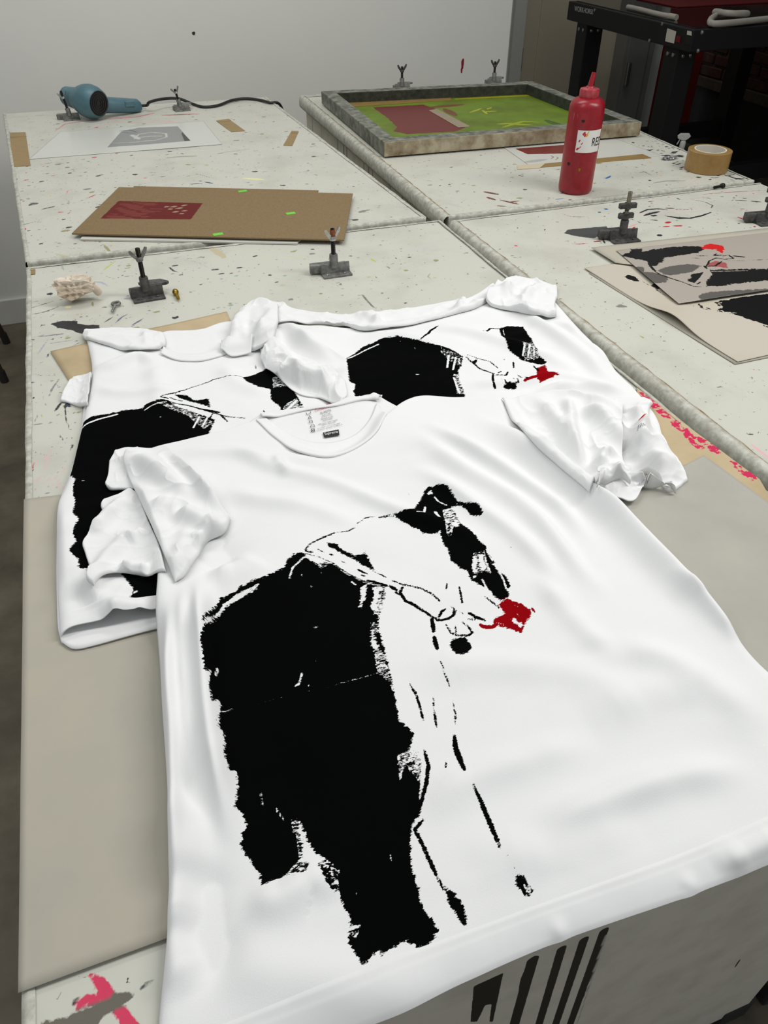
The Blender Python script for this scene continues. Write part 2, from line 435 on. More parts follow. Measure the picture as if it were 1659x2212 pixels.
b = MB(); b.box(d1+.075, 6, 6.2, 6.3, 0, 3.2); struct(b.obj('wall_far', simple('dark_far_wall', lin(40, 36, 32), .9)))
# brick wall on the right; the bricks are real pieces with recessed joints
wr = bpy.data.objects.new('wall_right', None); COL.objects.link(wr); wr.location = (BX, 4, 0); struct(wr)
b = MB(); b.box(BX+.012, BX+.2, 1.0, 6.5, 0, 3.2); b.obj('mortar', M['mortar'], wr)
b = MB(); b.box(BX-.03, BX+.02, 2.0, 6.3, .36, .42); b.bevelled(.005); b.obj('ledge', simple('dusty_ledge', lin(84, 74, 62), .8, var=.3), wr)
brick_meshes = []
for k in range(5):
    bb = MB(); r = random.Random(k); q = lambda: r.uniform(-.004, .004)
    bb.box(-.012+q(), .03, -.101+q(), .101+q(), -.0285+q()*.5, .0285+q()*.5); bb.bevelled(.006, 1)
    brick_meshes.append(bb.mesh('brick', M['brick']))
for row in range(14):
    for c in range(20):
        y = 2.1+c*.216+(row % 2)*.108; z = .455+row*.071
        o = link('brick', brick_meshes[(row*7+c*3) % 5], None); o.parent = wr
        o.location = Vector((BX, y, z))-Vector(wr.location); o.rotation_euler = (random.uniform(-.01, .01), 0, 0)
b = MB()
for row in range(14, 38):
    for c in range(20):
        y = 2.1+c*.216+(row % 2)*.108+random.uniform(-.003, .003); z = .455+row*.071; q = random.uniform(-.004, .004)
        b.box(BX-.012+q, BX+.03, y-.101, y+.101, z-.0285, z+.0285)
o = b.obj('upper_bricks', M['brick'], wr); o['kind'] = 'stuff'
b = MB(); b.box(BX+.002, BX+.02, 2.0, 6.3, .0, .36); b.obj('lower_panel', M['dark'], wr)
# paint flecks on the back wall
for k, (px, py, w, h, c) in enumerate([(999, 138, .006, .022, 'red_ink'), (997, 152, .004, .012, 'red_ink'), (418, 72, .006, .006, 'dark')]):
    p = uny(px, py, WY-.0012)
    bb = MB(); n = 9
    poly = [(w*(1+.3*math.sin(i*2.3))*math.cos(2*math.pi*i/n), h*(1+.25*math.sin(i*1.7))*math.sin(2*math.pi*i/n)) for i in range(n)]
    bb.add([(p[0]+x, WY-.0015, p[2]+z) for x, z in poly], [tuple(range(n))])
    o = bb.obj('paint_fleck', M[c], bpy.data.objects['wall_back']); o.location = (0, 0, 0)

# ------------------------------------------------------------------ work tables
def bilerp(q, u, v):
    q = [np.asarray(c, float) for c in q]
    u = u[..., None]; v = v[..., None]
    return (1-v)*((1-u)*q[0]+u*q[1])+v*((1-u)*q[3]+u*q[2])
def grid_faces(nu, nv):
    i = np.arange(nv-1)[:, None]*nu+np.arange(nu-1)[None]
    i = i.ravel(); return np.stack([i, i+1, i+nu+1, i+nu], 1)
def paint_panel(name, q3, nu, nv, paint, dom, mat, parent, flip=False):
    u, v = np.meshgrid(np.linspace(0, 1, nu), np.linspace(0, 1, nv)); P = bilerp(q3, u.ravel(), v.ravel())
    Fc = grid_faces(nu, nv)
    if flip: Fc = Fc[:, ::-1]
    m = mesh_from(name, P, Fc, (mat,), False); paint.apply(m, P[:, dom]); return link(name, m, parent)
def make_table(label, q, res, paint, edges, front_paint=None, left_paint=None, front=True, left=True, brown=()):
    c = np.mean(np.array(q), 0)
    t = thing('work_table', label, 'table', (float(c[0]), float(c[1]), 0))
    wu = np.linalg.norm(np.subtract(q[1], q[0])); wv = np.linalg.norm(np.subtract(q[3], q[0]))
    nu, nv = int(wu/res)+1, int(wv/res)+1
    u, v = np.meshgrid(np.linspace(0, 1, nu), np.linspace(0, 1, nv)); P = bilerp(q, u.ravel(), v.ravel())
    wob = .0006*fbm(P[:, 0]*9, P[:, 1]*9, 3)
    V = np.c_[P, TH+wob]; Fc = [tuple(f) for f in grid_faces(nu, nv)]
    rim = list(range(nu))+[r*nu+nu-1 for r in range(1, nv)]+[(nv-1)*nu+k for k in range(nu-2, -1, -1)]+[r*nu for r in range(nv-2, 0, -1)]
    n0 = len(V); V = np.vstack([V, np.c_[P[rim], np.full(len(rim), TH-.036)]])
    for k in range(len(rim)):
        k2 = (k+1) % len(rim); Fc.append((rim[k], n0+k, n0+k2, rim[k2]))
    Fc.append(tuple(n0+k for k in range(len(rim)))[::-1])
    m = mesh_from('tabletop', V, Fc, (M['table'],), False); paint.apply(m, V[:, :2]); link('tabletop', m, t)
    cen = np.mean(np.array(q), 0)
    for e, (w_in, w_out) in edges.items():            # worn rounded edge strips
        a, bb = np.array(q[e], float), np.array(q[(e+1) % 4], float); tdir = (bb-a)/np.linalg.norm(bb-a); out = np.array([tdir[1], -tdir[0]])
        prof = [(-w_in, .0012), (-.004, .0022), (w_out*.4, .0012), (w_out*.85, -.005), (w_out, -.014), (w_out, -.028), (w_out*.8, -.035), (-.002, -.038)]
        n = 60; V = []; Fe = []
        for i in range(n):
            p = a+(bb-a)*i/(n-1)
            for j, (o_, z_) in enumerate(prof):
                jit = .0004*math.sin(i*1.9+j*2.1+e)+.0005*math.sin(i*.73+j); pp = p+out*(o_+jit); V.append((pp[0], pp[1], TH+z_+jit*.4))
        k = len(prof)
        for i in range(n-1):
            for j in range(k-1): Fe.append((i*k+j, (i+1)*k+j, (i+1)*k+j+1, i*k+j+1))
        mm = mesh_from('edge_strip', V, Fe, (M['edge'],), True); link('edge_strip', mm, t)
        if e in brown:
            V = []; Fe = []
            for i in range(n*2):
                p = a+(bb-a)*i/(n*2-1); w = .0022+.0014*math.sin(i*1.3)*math.sin(i*.37)
                for s in (-1, 1):
                    pp = p-out*(w_in+.0006-s*w); V.append((pp[0], pp[1], TH+.0017))
            for i in range(n*2-1): Fe.append((2*i, 2*i+1, 2*i+3, 2*i+2))
            link('bare_wood_line', mesh_from('bare_wood_line', V, Fe, (M['edge_brown'],), False), t)
    ins = [np.array(x)+(cen-np.array(x))/np.linalg.norm(cen-np.array(x))*.016 for x in q]
    zz = TH-.035
    emp = Paint()
    names = ('front_panel', 'side_panel', 'back_panel', 'side_panel')
    for e in range(4):
        a, bb = ins[e], ins[(e+1) % 4]
        q3 = [(a[0], a[1], .04), (bb[0], bb[1], .04), (bb[0], bb[1], zz), (a[0], a[1], zz)]
        pt = front_paint if (e == 0 and front_paint) else left_paint if (e == 3 and left_paint) else emp
        fine = pt is not emp
        paint_panel(names[e], q3, 400 if fine else 12, 240 if fine else 8, pt, [0, 2] if e in (0, 2) else [1, 2], M['side'], t)
    for k in range(4):
        p = ins[k]+(cen-ins[k])*.04
        b = MB(); b.box(p[0]-.03, p[0]+.03, p[1]-.03, p[1]+.03, 0, .06); b.bevelled(.006); b.obj('foot', M['dark'], t)
    return t

def ps(paint, pts, wpx, col, taper=.0):
    c = np.mean(np.array(pts, float), 0)
    paint.stroke([un(*p, z=TH) for p in pts], wpx*mpp(*c), col, taper)
def pp(paint, pts, col):
    paint.poly([un(*p, z=TH) for p in pts], col)
def splatter(paint, q, n, cols, smin, smax, seed, region=None):
    r = random.Random(seed)
    for _ in range(n):
        u, v = r.random(), r.random()
        if region: u = region[0]+u*(region[1]-region[0]); v = region[2]+v*(region[3]-region[2])
        p = bilerp(q, np.array([u]), np.array([v]))[0]; s = smin+(smax-smin)*r.random()**2.4
        if s > .0038 and r.random() < .55:
            a = r.uniform(-.5, .5)+r.choice((0, 0, .6)); L = s*r.uniform(1.2, 4)
            paint.stroke([p, p+np.array([math.cos(a), math.sin(a)])*L], s*r.uniform(.3, .7), r.choice(cols), .8)
        else:
            k = 7; ph = r.random()*6
            paint.poly([p+s*np.array([1.5*math.cos(2*math.pi*i/k+ph), math.sin(2*math.pi*i/k+ph)])*r.uniform(.6, 1.2) for i in range(k)], r.choice(cols))

INK = lin(38, 40, 44); GREY = lin(130, 132, 130); PUR = lin(112, 98, 124); LILAC = lin(170, 160, 178); PINK = lin(226, 190, 188)
HOT = lin(206, 40, 84); RED = lin(190, 34, 44); YG = lin(176, 190, 70); OLV = lin(150, 146, 104); BLU = lin(48, 104, 158); TEAL = lin(140, 166, 156)
BRN = lin(112, 70, 56); TAN = lin(190, 180, 150); PALEY = lin(222, 214, 170); CHAR = lin(62, 66, 66)

NLq = [(-.170, .215), (.709, .215), (.702, 1.612), (-.170, 1.634)]
NRq = [(.752, .215), (1.60, .215), (1.572, 1.595), (.735, 1.600)]
FLq = [(-.170, 1.664), (.683, 1.640), (.617, 2.972), (-.244, 3.018)]
FRq = [(.733, 1.627), (1.572, 1.615), (1.60, 2.90), (.741, 2.954)]

# --- near left table
P = Paint(); K = crop(0, 560, 4.097)
splatter(P, NLq, 210, [GREY, INK, OLV, TAN, TEAL], .0012, .0055, 1, (0, 1, .62, 1))
splatter(P, NLq, 110, [GREY, INK, PUR, OLV, LILAC], .0012, .006, 2, (0, .25, .45, 1))
pp(P, K((440, 570), (560, 545), (690, 545), (680, 570), (760, 580), (880, 580), (880, 650), (720, 660), (620, 625), (510, 605), (480, 585)), lin(30, 30, 34))
for pts, w, c in [([(245, 390), (370, 362)], 9, CHAR), ([(240, 440), (330, 415), (480, 368)], 14, CHAR), ([(240, 498), (400, 465), (540, 412)], 14, CHAR),
                  ([(290, 690), (430, 675), (575, 655)], 18, PUR), ([(440, 745), (560, 725), (660, 712)], 14, PUR), ([(330, 850), (380, 770), (430, 700)], 16, LILAC),
                  ([(920, 560), (1005, 505)], 20, CHAR), ([(1020, 565), (1080, 510), (1140, 480)], 18, PUR), ([(1165, 585), (1275, 520)], 22, PUR),
                  ([(245, 1005), (370, 1030), (550, 1025)], 9, INK), ([(430, 1220), (470, 1130), (530, 1050)], 18, GREY), ([(365, 1105), (375, 1130)], 10, INK),
                  ([(485, 1345), (545, 1262)], 28, INK), ([(580, 1270), (630, 1312)], 34, lin(52, 58, 76)), ([(575, 1280), (580, 1400), (605, 1480), (600, 1535)], 16, INK),
                  ([(305, 1440), (345, 1355)], 11, INK), ([(285, 1465), (395, 1455)], 24, GREY), ([(510, 1535), (545, 1580), (580, 1630)], 12, CHAR),
                  ([(365, 1375), (378, 1400)], 14, YG), ([(545, 1375), (552, 1392)], 12, YG), ([(790, 195), (900, 205), (960, 238)], 26, lin(168, 172, 184)),
                  ([(905, 105), (960, 60), (1025, 15)], 16, YG), ([(548, 55), (562, 100)], 16, TEAL), ([(815, 375), (822, 420)], 22, OLV), ([(580, 415), (625, 430)], 46, PALEY),
                  ([(380, 1210), (410, 1310)], 5, GREY), ([(420, 835), (432, 860)], 16, INK), ([(480, 320), (520, 322)], 5, GREY), ([(270, 1760), (298, 1870)], 11, RED),
                  ([(255, 1120), (262, 1200)], 12, lin(206, 150, 158)), ([(262, 1690), (266, 1720)], 9, RED), ([(490, 2030), (520, 2000)], 8, RED), ([(300, 2060), (330, 2010)], 9, lin(150, 60, 66)),
                  ([(640, 770), (700, 740), (760, 735)], 8, INK), ([(610, 1650), (650, 1640), (620, 1700)], 16, INK), ([(625, 1560), (650, 1610)], 6, INK)]:
    ps(P, K(*pts), w/4.097, c, .7)
for k in range(40):
    r_ = random.Random(k+170); x_ = r_.uniform(310, 560); y_ = r_.uniform(1700, 2060); L_ = r_.uniform(20, 90)
    ps(P, K((x_, y_), (x_+L_*.4, y_-L_*.5)), r_.uniform(6, 26)/4.097, r_.choice([lin(206, 182, 176), lin(212, 178, 174), lin(202, 186, 178)]), .6)
for (x, y, w) in [(378, 574, 12), (372, 592, 6), (391, 594, 9), (465, 583, 15), (478, 592, 11), (500, 591, 8), (517, 579, 12), (558, 572, 5), (597, 610, 8), (449, 603, 6), (441, 612, 4), (600, 650, 4), (534, 585, 4), (775, 645, 5)]:
    ps(P, [(x-w*.35, y), (x+w*.35, y-1)], w*.5, lin(56, 62, 70))
for pts, w, c in [([(365, 577), (375, 585), (385, 588)], 5, INK), ([(362, 556), (420, 565), (465, 584)], 1.5, GREY), ([(455, 535), (470, 545), (485, 556)], 18, lin(190, 178, 148)), ([(140, 548), (165, 554)], 9, lin(186, 182, 152)),
                  ([(780, 634), (795, 652), (812, 668)], 5, lin(120, 120, 112)), ([(800, 558), (812, 566)], 5, YG), ([(835, 575), (842, 580)], 5, GREY), ([(930, 590), (924, 598), (932, 604)], 3, OLV), ([(1000, 548), (1008, 547)], 5, lin(180, 168, 120)),
                  ([(605, 545), (630, 560), (622, 578)], 3, lin(196, 196, 188)), ([(870, 545), (960, 520)], 10, lin(196, 196, 190)), ([(560, 560), (650, 556)], 3, lin(206, 206, 160))]:
    ps(P, pts, w, c, .5)
Kb = crop(0, 1300, 2.426)
pp(P, Kb((455, 1945), (545, 1960), (620, 2060), (700, 2180), (760, 2260), (660, 2260), (560, 2110), (500, 2030)), HOT)
ps(P, Kb((410, 2115), (460, 2080), (540, 2100)), 20, HOT, .5)
pp(P, Kb((215, 2195), (330, 2185), (420, 2140), (560, 2080), (620, 2045), (690, 2050), (705, 2080), (620, 2130), (530, 2190), (490, 2260), (215, 2260)), lin(96, 92, 82))
ps(P, Kb((390, 2098), (400, 2082)), 9, INK); ps(P, Kb((735, 2030), (770, 2000), (805, 1988)), 9, CHAR, .5); ps(P, Kb((170, 2135), (215, 2135)), 4, INK)
# front panel drips
FP = Paint(); KF = crop(859, 1412, 2.07375); fy = .2265
def fpx(*pts): return [uny(*p, fy)[[0, 2]] for p in KF(*pts)]
FP.poly(fpx((345, 1500), (478, 1440), (430, 1659), (415, 1659), (425, 1580), (395, 1585), (360, 1659), (330, 1659)), BLACK)
for a_, b_, w in [((610, 1380), (530, 1659), 12), ((740, 1330), (640, 1659), 10), ((840, 1290), (715, 1659), 10), ((930, 1250), (780, 1659), 10)]:
    pts = fpx(a_, b_); FP.stroke([pts[0], pts[1], pts[1]+(pts[1]-pts[0])], w*.0011, BLACK)
pts = fpx((615, 1370), (585, 1450), (560, 1560)); FP.stroke(pts, .014, BLACK, .6)
pts = fpx((940, 1270), (810, 1659)); FP.stroke([pts[0], pts[1], pts[1]+(pts[1]-pts[0])], .0022, lin(176, 174, 164))
FP.stroke(fpx((1540, 1375), (1515, 1412)), .0035, BLACK, .5); FP.stroke(fpx((1659, 1580), (1600, 1659)), .0015, INK)
make_table('white paint-splattered work table under the three printed shirts', NLq, .003, P, {3: (.008, .001), 1: (.002, .010), 2: (.006, .004), 0: (.002, .002)}, front_paint=FP)

# --- near right table
P = Paint(); K = crop(1200, 400, 3.614)
splatter(P, NRq, 60, [GREY, INK, RED, OLV], .001, .004, 5)
splatter(P, NRq, 60, [INK, INK, GREY, RED], .0012, .006, 6, (.3, 1, .75, 1))
for k in range(26):
    r_ = random.Random(k+70); x_ = r_.uniform(560, 1600); y_ = r_.uniform(60, 330); L_ = r_.uniform(60, 260)
    ps(P, K((x_, y_), (x_+L_*.5, y_-L_*.03), (x_+L_, y_-L_*.08)), r_.uniform(6, 22)/3.614, r_.choice([lin(204, 190, 184), lin(208, 188, 184), lin(200, 184, 180)]), .6)
pp(P, K((60, 375), (100, 345), (280, 330), (400, 320), (420, 355), (300, 415), (180, 400)), lin(70, 74, 74))
for pts, w, c in [([(660, 215), (720, 190), (800, 185), (870, 192)], 13, INK), ([(690, 238), (740, 222), (810, 206)], 20, INK), ([(850, 240), (950, 256), (1050, 260), (1140, 240), (1215, 212)], 15, INK), ([(890, 246), (960, 258), (1030, 258)], 24, INK),
                  ([(1060, 112), (1160, 130), (1228, 158), (1215, 180)], 7, CHAR), ([(860, 180), (925, 182)], 13, INK), ([(575, 255), (660, 292), (760, 298)], 6, INK), ([(740, 270), (800, 276)], 10, INK), ([(930, 190), (1100, 190)], 4, INK),
                  ([(385, 186), (405, 188)], 24, BLU), ([(338, 212), (350, 210)], 18, lin(40, 70, 110)), ([(840, 326), (890, 321)], 14, RED), ([(920, 319), (990, 318)], 15, RED), ([(130, 458), (190, 460), (260, 452)], 9, RED), ([(300, 442), (355, 436)], 14, lin(150, 30, 34)),
                  ([(1385, 98), (1400, 99)], 11, INK), ([(1375, 118), (1388, 118)], 10, INK), ([(1405, 117), (1490, 123)], 11, INK), ([(1460, 103), (1490, 104)], 9, INK), ([(1530, 126), (1600, 131)], 12, INK), ([(1100, 76), (1300, 58), (1640, 40)], 7, lin(170, 70, 84)),
                  ([(40, 220), (120, 245), (265, 248)], 5, CHAR), ([(725, 68), (735, 76)], 14, INK), ([(945, 100), (970, 112)], 10, INK), ([(1180, 100), (1215, 104)], 8, INK), ([(1200, 132), (1225, 134)], 7, INK), ([(1260, 225), (1272, 226)], 8, INK), ([(1255, 290), (1275, 292)], 9, RED), ([(1035, 328), (1060, 328)], 12, GREY),
                  ([(600, 340), (620, 325)], 10, RED), ([(370, 420), (385, 455)], 10, CHAR), ([(1420, 250), (1500, 275)], 14, HOT), ([(560, 330), (640, 300)], 14, lin(216, 170, 170))]:
    ps(P, K(*pts), 1.6*w/3.614, c, .5)
for (x, y, w) in [(1277, 633, 3), (1305, 652, 6), (1251, 622, 2), (1374, 695, 3), (1380, 694, 4), (1408, 761, 7), (1433, 757, 6), (1173, 527, 4), (1630, 890, 4), (1640, 900, 4), (1428, 717, 2)]:
    ps(P, [(x-w*.4, y), (x+w*.4, y)], w*.6, INK if w < 6.5 else GREY)
ps(P, [(1625, 962), (1659, 988)], 6, lin(226, 170, 180)); ps(P, [(1620, 797), (1640, 800)], 2, RED)
LP = Paint()
make_table('white work table by the screen frame holding grey printed newsprint', NRq, .003, P, {3: (.004, .012), 2: (.006, .002)}, brown=(3,))

# --- far left table
P = Paint()
splatter(P, FLq, 620, [GREY, INK, OLV, TAN, CHAR, lin(120, 128, 120), lin(160, 160, 152)], .0018, .0068, 8)
splatter(P, FLq, 90, [RED, YG, BLU, lin(206, 160, 60), HOT], .0014, .005, 9)
splatter(P, FLq, 140, [CHAR, GREY, RED, INK], .0016, .006, 10, (0, .3, 0, .6))
for pts, w, c in [([(118, 284), (140, 268), (180, 262), (330, 246)], 4, lin(206, 120, 130)), ([(200, 276), (260, 262), (340, 262), (415, 266)], 5, lin(226, 176, 176)), ([(235, 258), (300, 252), (335, 244)], 5, lin(196, 90, 104)), ([(350, 249), (430, 246)], 6, lin(170, 50, 54)),
                  ([(360, 341), (395, 338), (425, 337)], 8, lin(160, 156, 148)), ([(118, 353), (138, 353)], 4, lin(156, 130, 100)), ([(90, 380), (180, 362)], 1.5, lin(140, 90, 80)), ([(143, 420), (146, 412), (160, 408)], 3, lin(216, 130, 150)), ([(188, 429), (208, 420)], 4, RED), ([(92, 452), (118, 446)], 5, INK),
                  ([(48, 492), (54, 496)], 9, RED), ([(40, 488), (72, 480)], 4, GREY), ([(410, 398), (435, 396)], 5, lin(60, 90, 120)), ([(442, 393), (460, 396)], 6, lin(60, 90, 120)), ([(420, 374), (470, 388)], 2, CHAR), ([(450, 350), (520, 358), (640, 365)], 1.5, GREY), ([(385, 351), (415, 352)], 3, lin(216, 200, 140)), ([(525, 385), (570, 388)], 10, lin(224, 220, 160)), ([(108, 422), (110, 424)], 5, lin(226, 190, 60)),
                  ([(120, 548), (150, 556)], 8, lin(190, 184, 150)), ([(225, 530), (238, 545)], 7, OLV), ([(480, 330), (540, 322)], 6, lin(176, 176, 170)), ([(75, 250), (98, 249)], 3, GREY)]:
    ps(P, pts, w, c, .5)
make_table('white paint-flecked work table with the hair dryer and chipboard sheets', FLq, .004, P, {3: (.006, .004), 0: (.010, .002), 1: (.008, .004)})

# --- far right table
P = Paint(); K = crop(1180, 140, 3.463)
splatter(P, FRq, 300, [GREY, INK, OLV, TAN, CHAR, lin(160, 160, 152)], .0016, .006, 12, (0, 1, 0, .5))
splatter(P, FRq, 70, [INK, INK, CHAR], .003, .010, 13, (.86, 1.0, .02, .3))
splatter(P, FRq, 40, [BLU, RED, lin(226, 170, 110), PALEY], .002, .006, 14, (.2, 1, .02, .4))
for pts, w, c in [([(1046, 414), (1075, 420)], 10, BRN), ([(1052, 426), (1070, 432)], 9, BRN), ([(1080, 432), (1120, 441)], 8, BRN), ([(1070, 444), (1095, 446)], 6, BRN), ([(1100, 436), (1122, 434)], 5, BRN), ([(960, 438), (1000, 448)], 9, lin(190, 190, 186)), ([(910, 388), (935, 392)], 3, GREY), ([(1200, 430), (1225, 428)], 4, lin(130, 160, 190))]:
    ps(P, pts, w, c, .5)
for pts, w, c in [([(425, 845), (450, 850), (485, 830)], 22, BLU), ([(625, 762), (690, 768)], 9, INK), ([(700, 782), (745, 805), (795, 830)], 10, INK), ([(680, 640), (740, 650), (800, 632)], 22, CHAR), ([(800, 885), (900, 870), (1040, 868)], 22, lin(150, 152, 146)), ([(695, 805), (730, 802)], 16, GREY), ([(860, 640), (890, 648)], 13, INK), ([(740, 604), (800, 622)], 8, INK), ([(630, 838), (655, 850)], 10, BRN), ([(765, 725), (790, 735)], 20, lin(230, 176, 120)), ([(520, 650), (680, 660)], 26, lin(226, 208, 186)),
                  ([(1330, 820), (1420, 850), (1500, 850)], 20, INK), ([(1370, 860), (1410, 862)], 16, INK), ([(1460, 862), (1490, 858)], 16, INK), ([(1510, 872), (1590, 876)], 9, INK), ([(1260, 858), (1330, 866)], 9, INK), ([(1350, 830), (1400, 822)], 12, INK), ([(620, 975), (720, 935)], 5, lin(150, 176, 200)), ([(765, 968), (775, 972)], 14, INK), ([(40, 1010), (170, 1000)], 8, lin(120, 140, 170)), ([(1080, 880), (1160, 850)], 8, lin(226, 160, 160)), ([(640, 905), (700, 900)], 14, lin(180, 180, 176))]:
    ps(P, K(*pts), w/3.463, c, .6)
LP = Paint()
rr = random.Random(5)
for k in range(16):
    y = 1.7+rr.random()*1.2; z1 = TH-.04; z0 = z1-rr.uniform(.05, .3)
    LP.stroke([(y, z1), (y+.001, z0)], rr.uniform(.004, .012), rr.choice([GREY, CHAR, lin(120, 120, 116)]), .3)
make_table('white work table carrying the green screen and red ink bottle', FRq, .004, P, {3: (.005, .012), 0: (.012, .002), 1: (.006, .002), 2: (.03, .004)}, left_paint=LP, brown=(3,))

# ------------------------------------------------------------------ height raster: what lies on the near left table
GX0, GX1, GY0, GY1, GS = -.30, 1.0, .02, 1.70, .003
GW, GH = int((GX1-GX0)/GS)+1, int((GY1-GY0)/GS)+1
H = np.full((GH, GW), TH)
def sample(Hm, x, y):
    fx = np.clip((np.asarray(x)-GX0)/GS, 0, GW-1.001); fy = np.clip((np.asarray(y)-GY0)/GS, 0, GH-1.001)
    i = fx.astype(int); j = fy.astype(int); u = fx-i; v = fy-j
    return (Hm[j, i]*(1-u)+Hm[j, i+1]*u)*(1-v)+(Hm[j+1, i]*(1-u)+Hm[j+1, i+1]*u)*v
def blur(A, r, times=2):
    k = 2*r+1
    for _ in range(times):
        for ax in (0, 1):
            p = np.concatenate([np.take(A, [0]*(r+1), ax), A, np.take(A, [-1]*r, ax)], ax); c = np.cumsum(p, ax)
            A = (np.take(c, range(k, c.shape[ax]), ax)-np.take(c, range(0, c.shape[ax]-k), ax))/k
    return A
def spread(A, r):
    for ax in (0, 1):
        out = A.copy()
        for k in range(1, r+1):
            for s_ in (k, -k):
                sh = np.roll(A, s_, ax)
                out = np.maximum(out, sh)
        A = out
    return A
def stamp(x, y, z):
    i = np.clip(np.round((x-GX0)/GS).astype(int), 0, GW-1); j = np.clip(np.round((y-GY0)/GS).astype(int), 0, GH-1)
    for dj in (0, 1):
        for di in (0, 1): np.maximum.at(H, (np.clip(j+dj, 0, GH-1), np.clip(i+di, 0, GW-1)), z)
def place(pt, Hb, off):
    """a traced point, laid on what is under it"""
    if pt[0] == 'w': return np.array(pt[1:3], float)
    z = TH+off
    for _ in range(6):
        p = un(pt[0], pt[1], z); z = float(sample(Hb, p[0], p[1]))+off
    return p

FOLD = 1.45                    # how deep the traced folds stand
YE = .215                      # front edge of the near table
def bend(V):
    """cloth past the table's front edge hangs down"""
    V = V.copy(); r, am = .05, math.radians(62); s = YE-.004-V[:, 1]; m = s > 0
    z = V[m, 2]-TH; ss = s[m]; a = np.minimum(ss/r, am); rest = np.maximum(ss-r*am, 0)
    V[m, 1] = YE-.004-(r*np.sin(a)+rest*np.cos(a))-z*np.sin(a)
    V[m, 2] = TH-(r*(1-np.cos(a))+rest*np.sin(a))+z*np.cos(a)
    return V

def coons(C, T, L, Rr, nu, nv):
    c = resample(C, nu); t = resample(T, nu); l = resample(L, nv); r = resample(Rr, nv)
    u = np.linspace(0, 1, nu)[None, :, None]; v = np.linspace(0, 1, nv)[:, None, None]
    P = (1-v)*c[None]+v*t[None]+(1-u)*l[:, None]+u*r[:, None] \
        - ((1-u)*(1-v)*c[0]+u*(1-v)*c[-1]+(1-u)*v*t[0]+u*v*t[-1])
    return P.reshape(-1, 2), np.repeat(u[:, :, 0], nv, 0).ravel(), np.repeat(v[:, 0, 0], nu)

def cloth(name, C, T, L, Rr, parent, nu, nv, off=.012, thick=.01, roll=(.02, .02, .02, .0), folds=(), wr=(.0015, 9, 16), cr=0, cr_scale=28,
          paint=None, hang=False, br=5, seed=1, solid=.0014, add=True, puff=0, seam=()):
    """one piece of fabric: four traced edges, laid over what is below, with folds. roll: (left, right, top, bottom) width over which the edge curls down"""
    Hb = blur(spread(H, br if br > 4 else 1), br, 2) if br else H.copy()
    q = lambda pts: np.array([place(p, Hb, off) for p in pts])
    P, u, v = coons(q(C), q(T), q(L), q(Rr), nu, nv)
    G = P.reshape(nv, nu, 2)
    row = np.linalg.norm(np.diff(G, axis=1), axis=2).sum(1); col = np.linalg.norm(np.diff(G, axis=0), axis=2).sum(0)
    rowl = np.repeat(row, nu); coll = np.tile(col, nv)
    base = np.maximum(sample(Hb, P[:, 0], P[:, 1]), sample(H, P[:, 0], P[:, 1])-.002)+.0012
    k = np.ones(len(P))
    for d, w in ((u*rowl, roll[0]), ((1-u)*rowl, roll[1]), ((1-v)*coll, roll[2]), (v*coll, roll[3])):
        if w > 0:
            t = np.clip(d/w, 0, 1); k *= np.sqrt(np.clip(1-(1-t)**2, 0, 1))
    z = np.full(len(P), thick, float)
    if puff: z += puff*np.sin(np.pi*u)*np.sin(np.pi*v)
    for f in folds:
        pts, h, w = f[0], f[1], f[2]; w2 = f[3] if len(f) > 3 else w
        line = resample(q(pts), max(8, 5*len(pts))); d, par, side = dist_polyline(P, line)
        ww = np.where(side > 0, w, w2); end = np.clip(np.minimum(par, 1-par)/.3, 0, 1); end = end*end*(3-2*end)
        vary = .8+.4*vnoise(par*6, par*0+len(pts)*1.7, 5)
        z += FOLD*h*vary*end*np.exp(-(d/ww)**2)
    for pts, w, h in seam:                         # stitched seams: fine raised line
        line = resample(q(pts), 60); d, par, side = dist_polyline(P, line)
        z += h*np.exp(-(d/w)**2)+.4*h*np.exp(-((d-3.2*w)/w)**2)
    x, y = P[:, 0], P[:, 1]
    wx = x+.03*fbm(x*6, y*6, seed+3, 2); wy = y+.03*fbm(x*6+5, y*6, seed+4, 2)
    z += wr[0]*2*fbm(wx*wr[1], wy*wr[2], seed, 3)
    if cr:
        a = np.abs(fbm(wx*cr_scale, wy*cr_scale, seed+9, 2)); b_ = np.abs(fbm(wx*cr_scale*.5+9, wy*cr_scale*.62, seed+21, 2))
        c_ = np.abs(fbm(wx*cr_scale*2.2+3, wy*cr_scale*3.1, seed+33, 2))
        z += cr*(np.exp(-a*11)*1.1+np.exp(-b_*8)*1.5+np.exp(-c_*9)*.45-.5)
    z = np.maximum(z, .0008)
    zz = base+z*k+.0004*(1-k)
    V = np.c_[P, zz]
    if add: stamp(P[:, 0], P[:, 1], zz)
    Vw = bend(V) if hang else V
    m = mesh_from(name, Vw, grid_faces(nu, nv), (M['cloth'] if paint is not None else M['cloth_plain'],), True)
    if paint is not None:
        own = H.copy(); pa = paint(lambda px, py: place((px, py), own, 0), lambda px, py: mpp(px, py, TH+.02))
        pa.apply(m, P)
    o = link(name, m, parent)
    if solid:
        s = o.modifiers.new('thickness', 'SOLIDIFY'); s.thickness = solid; s.offset = -1
    return o, P, V

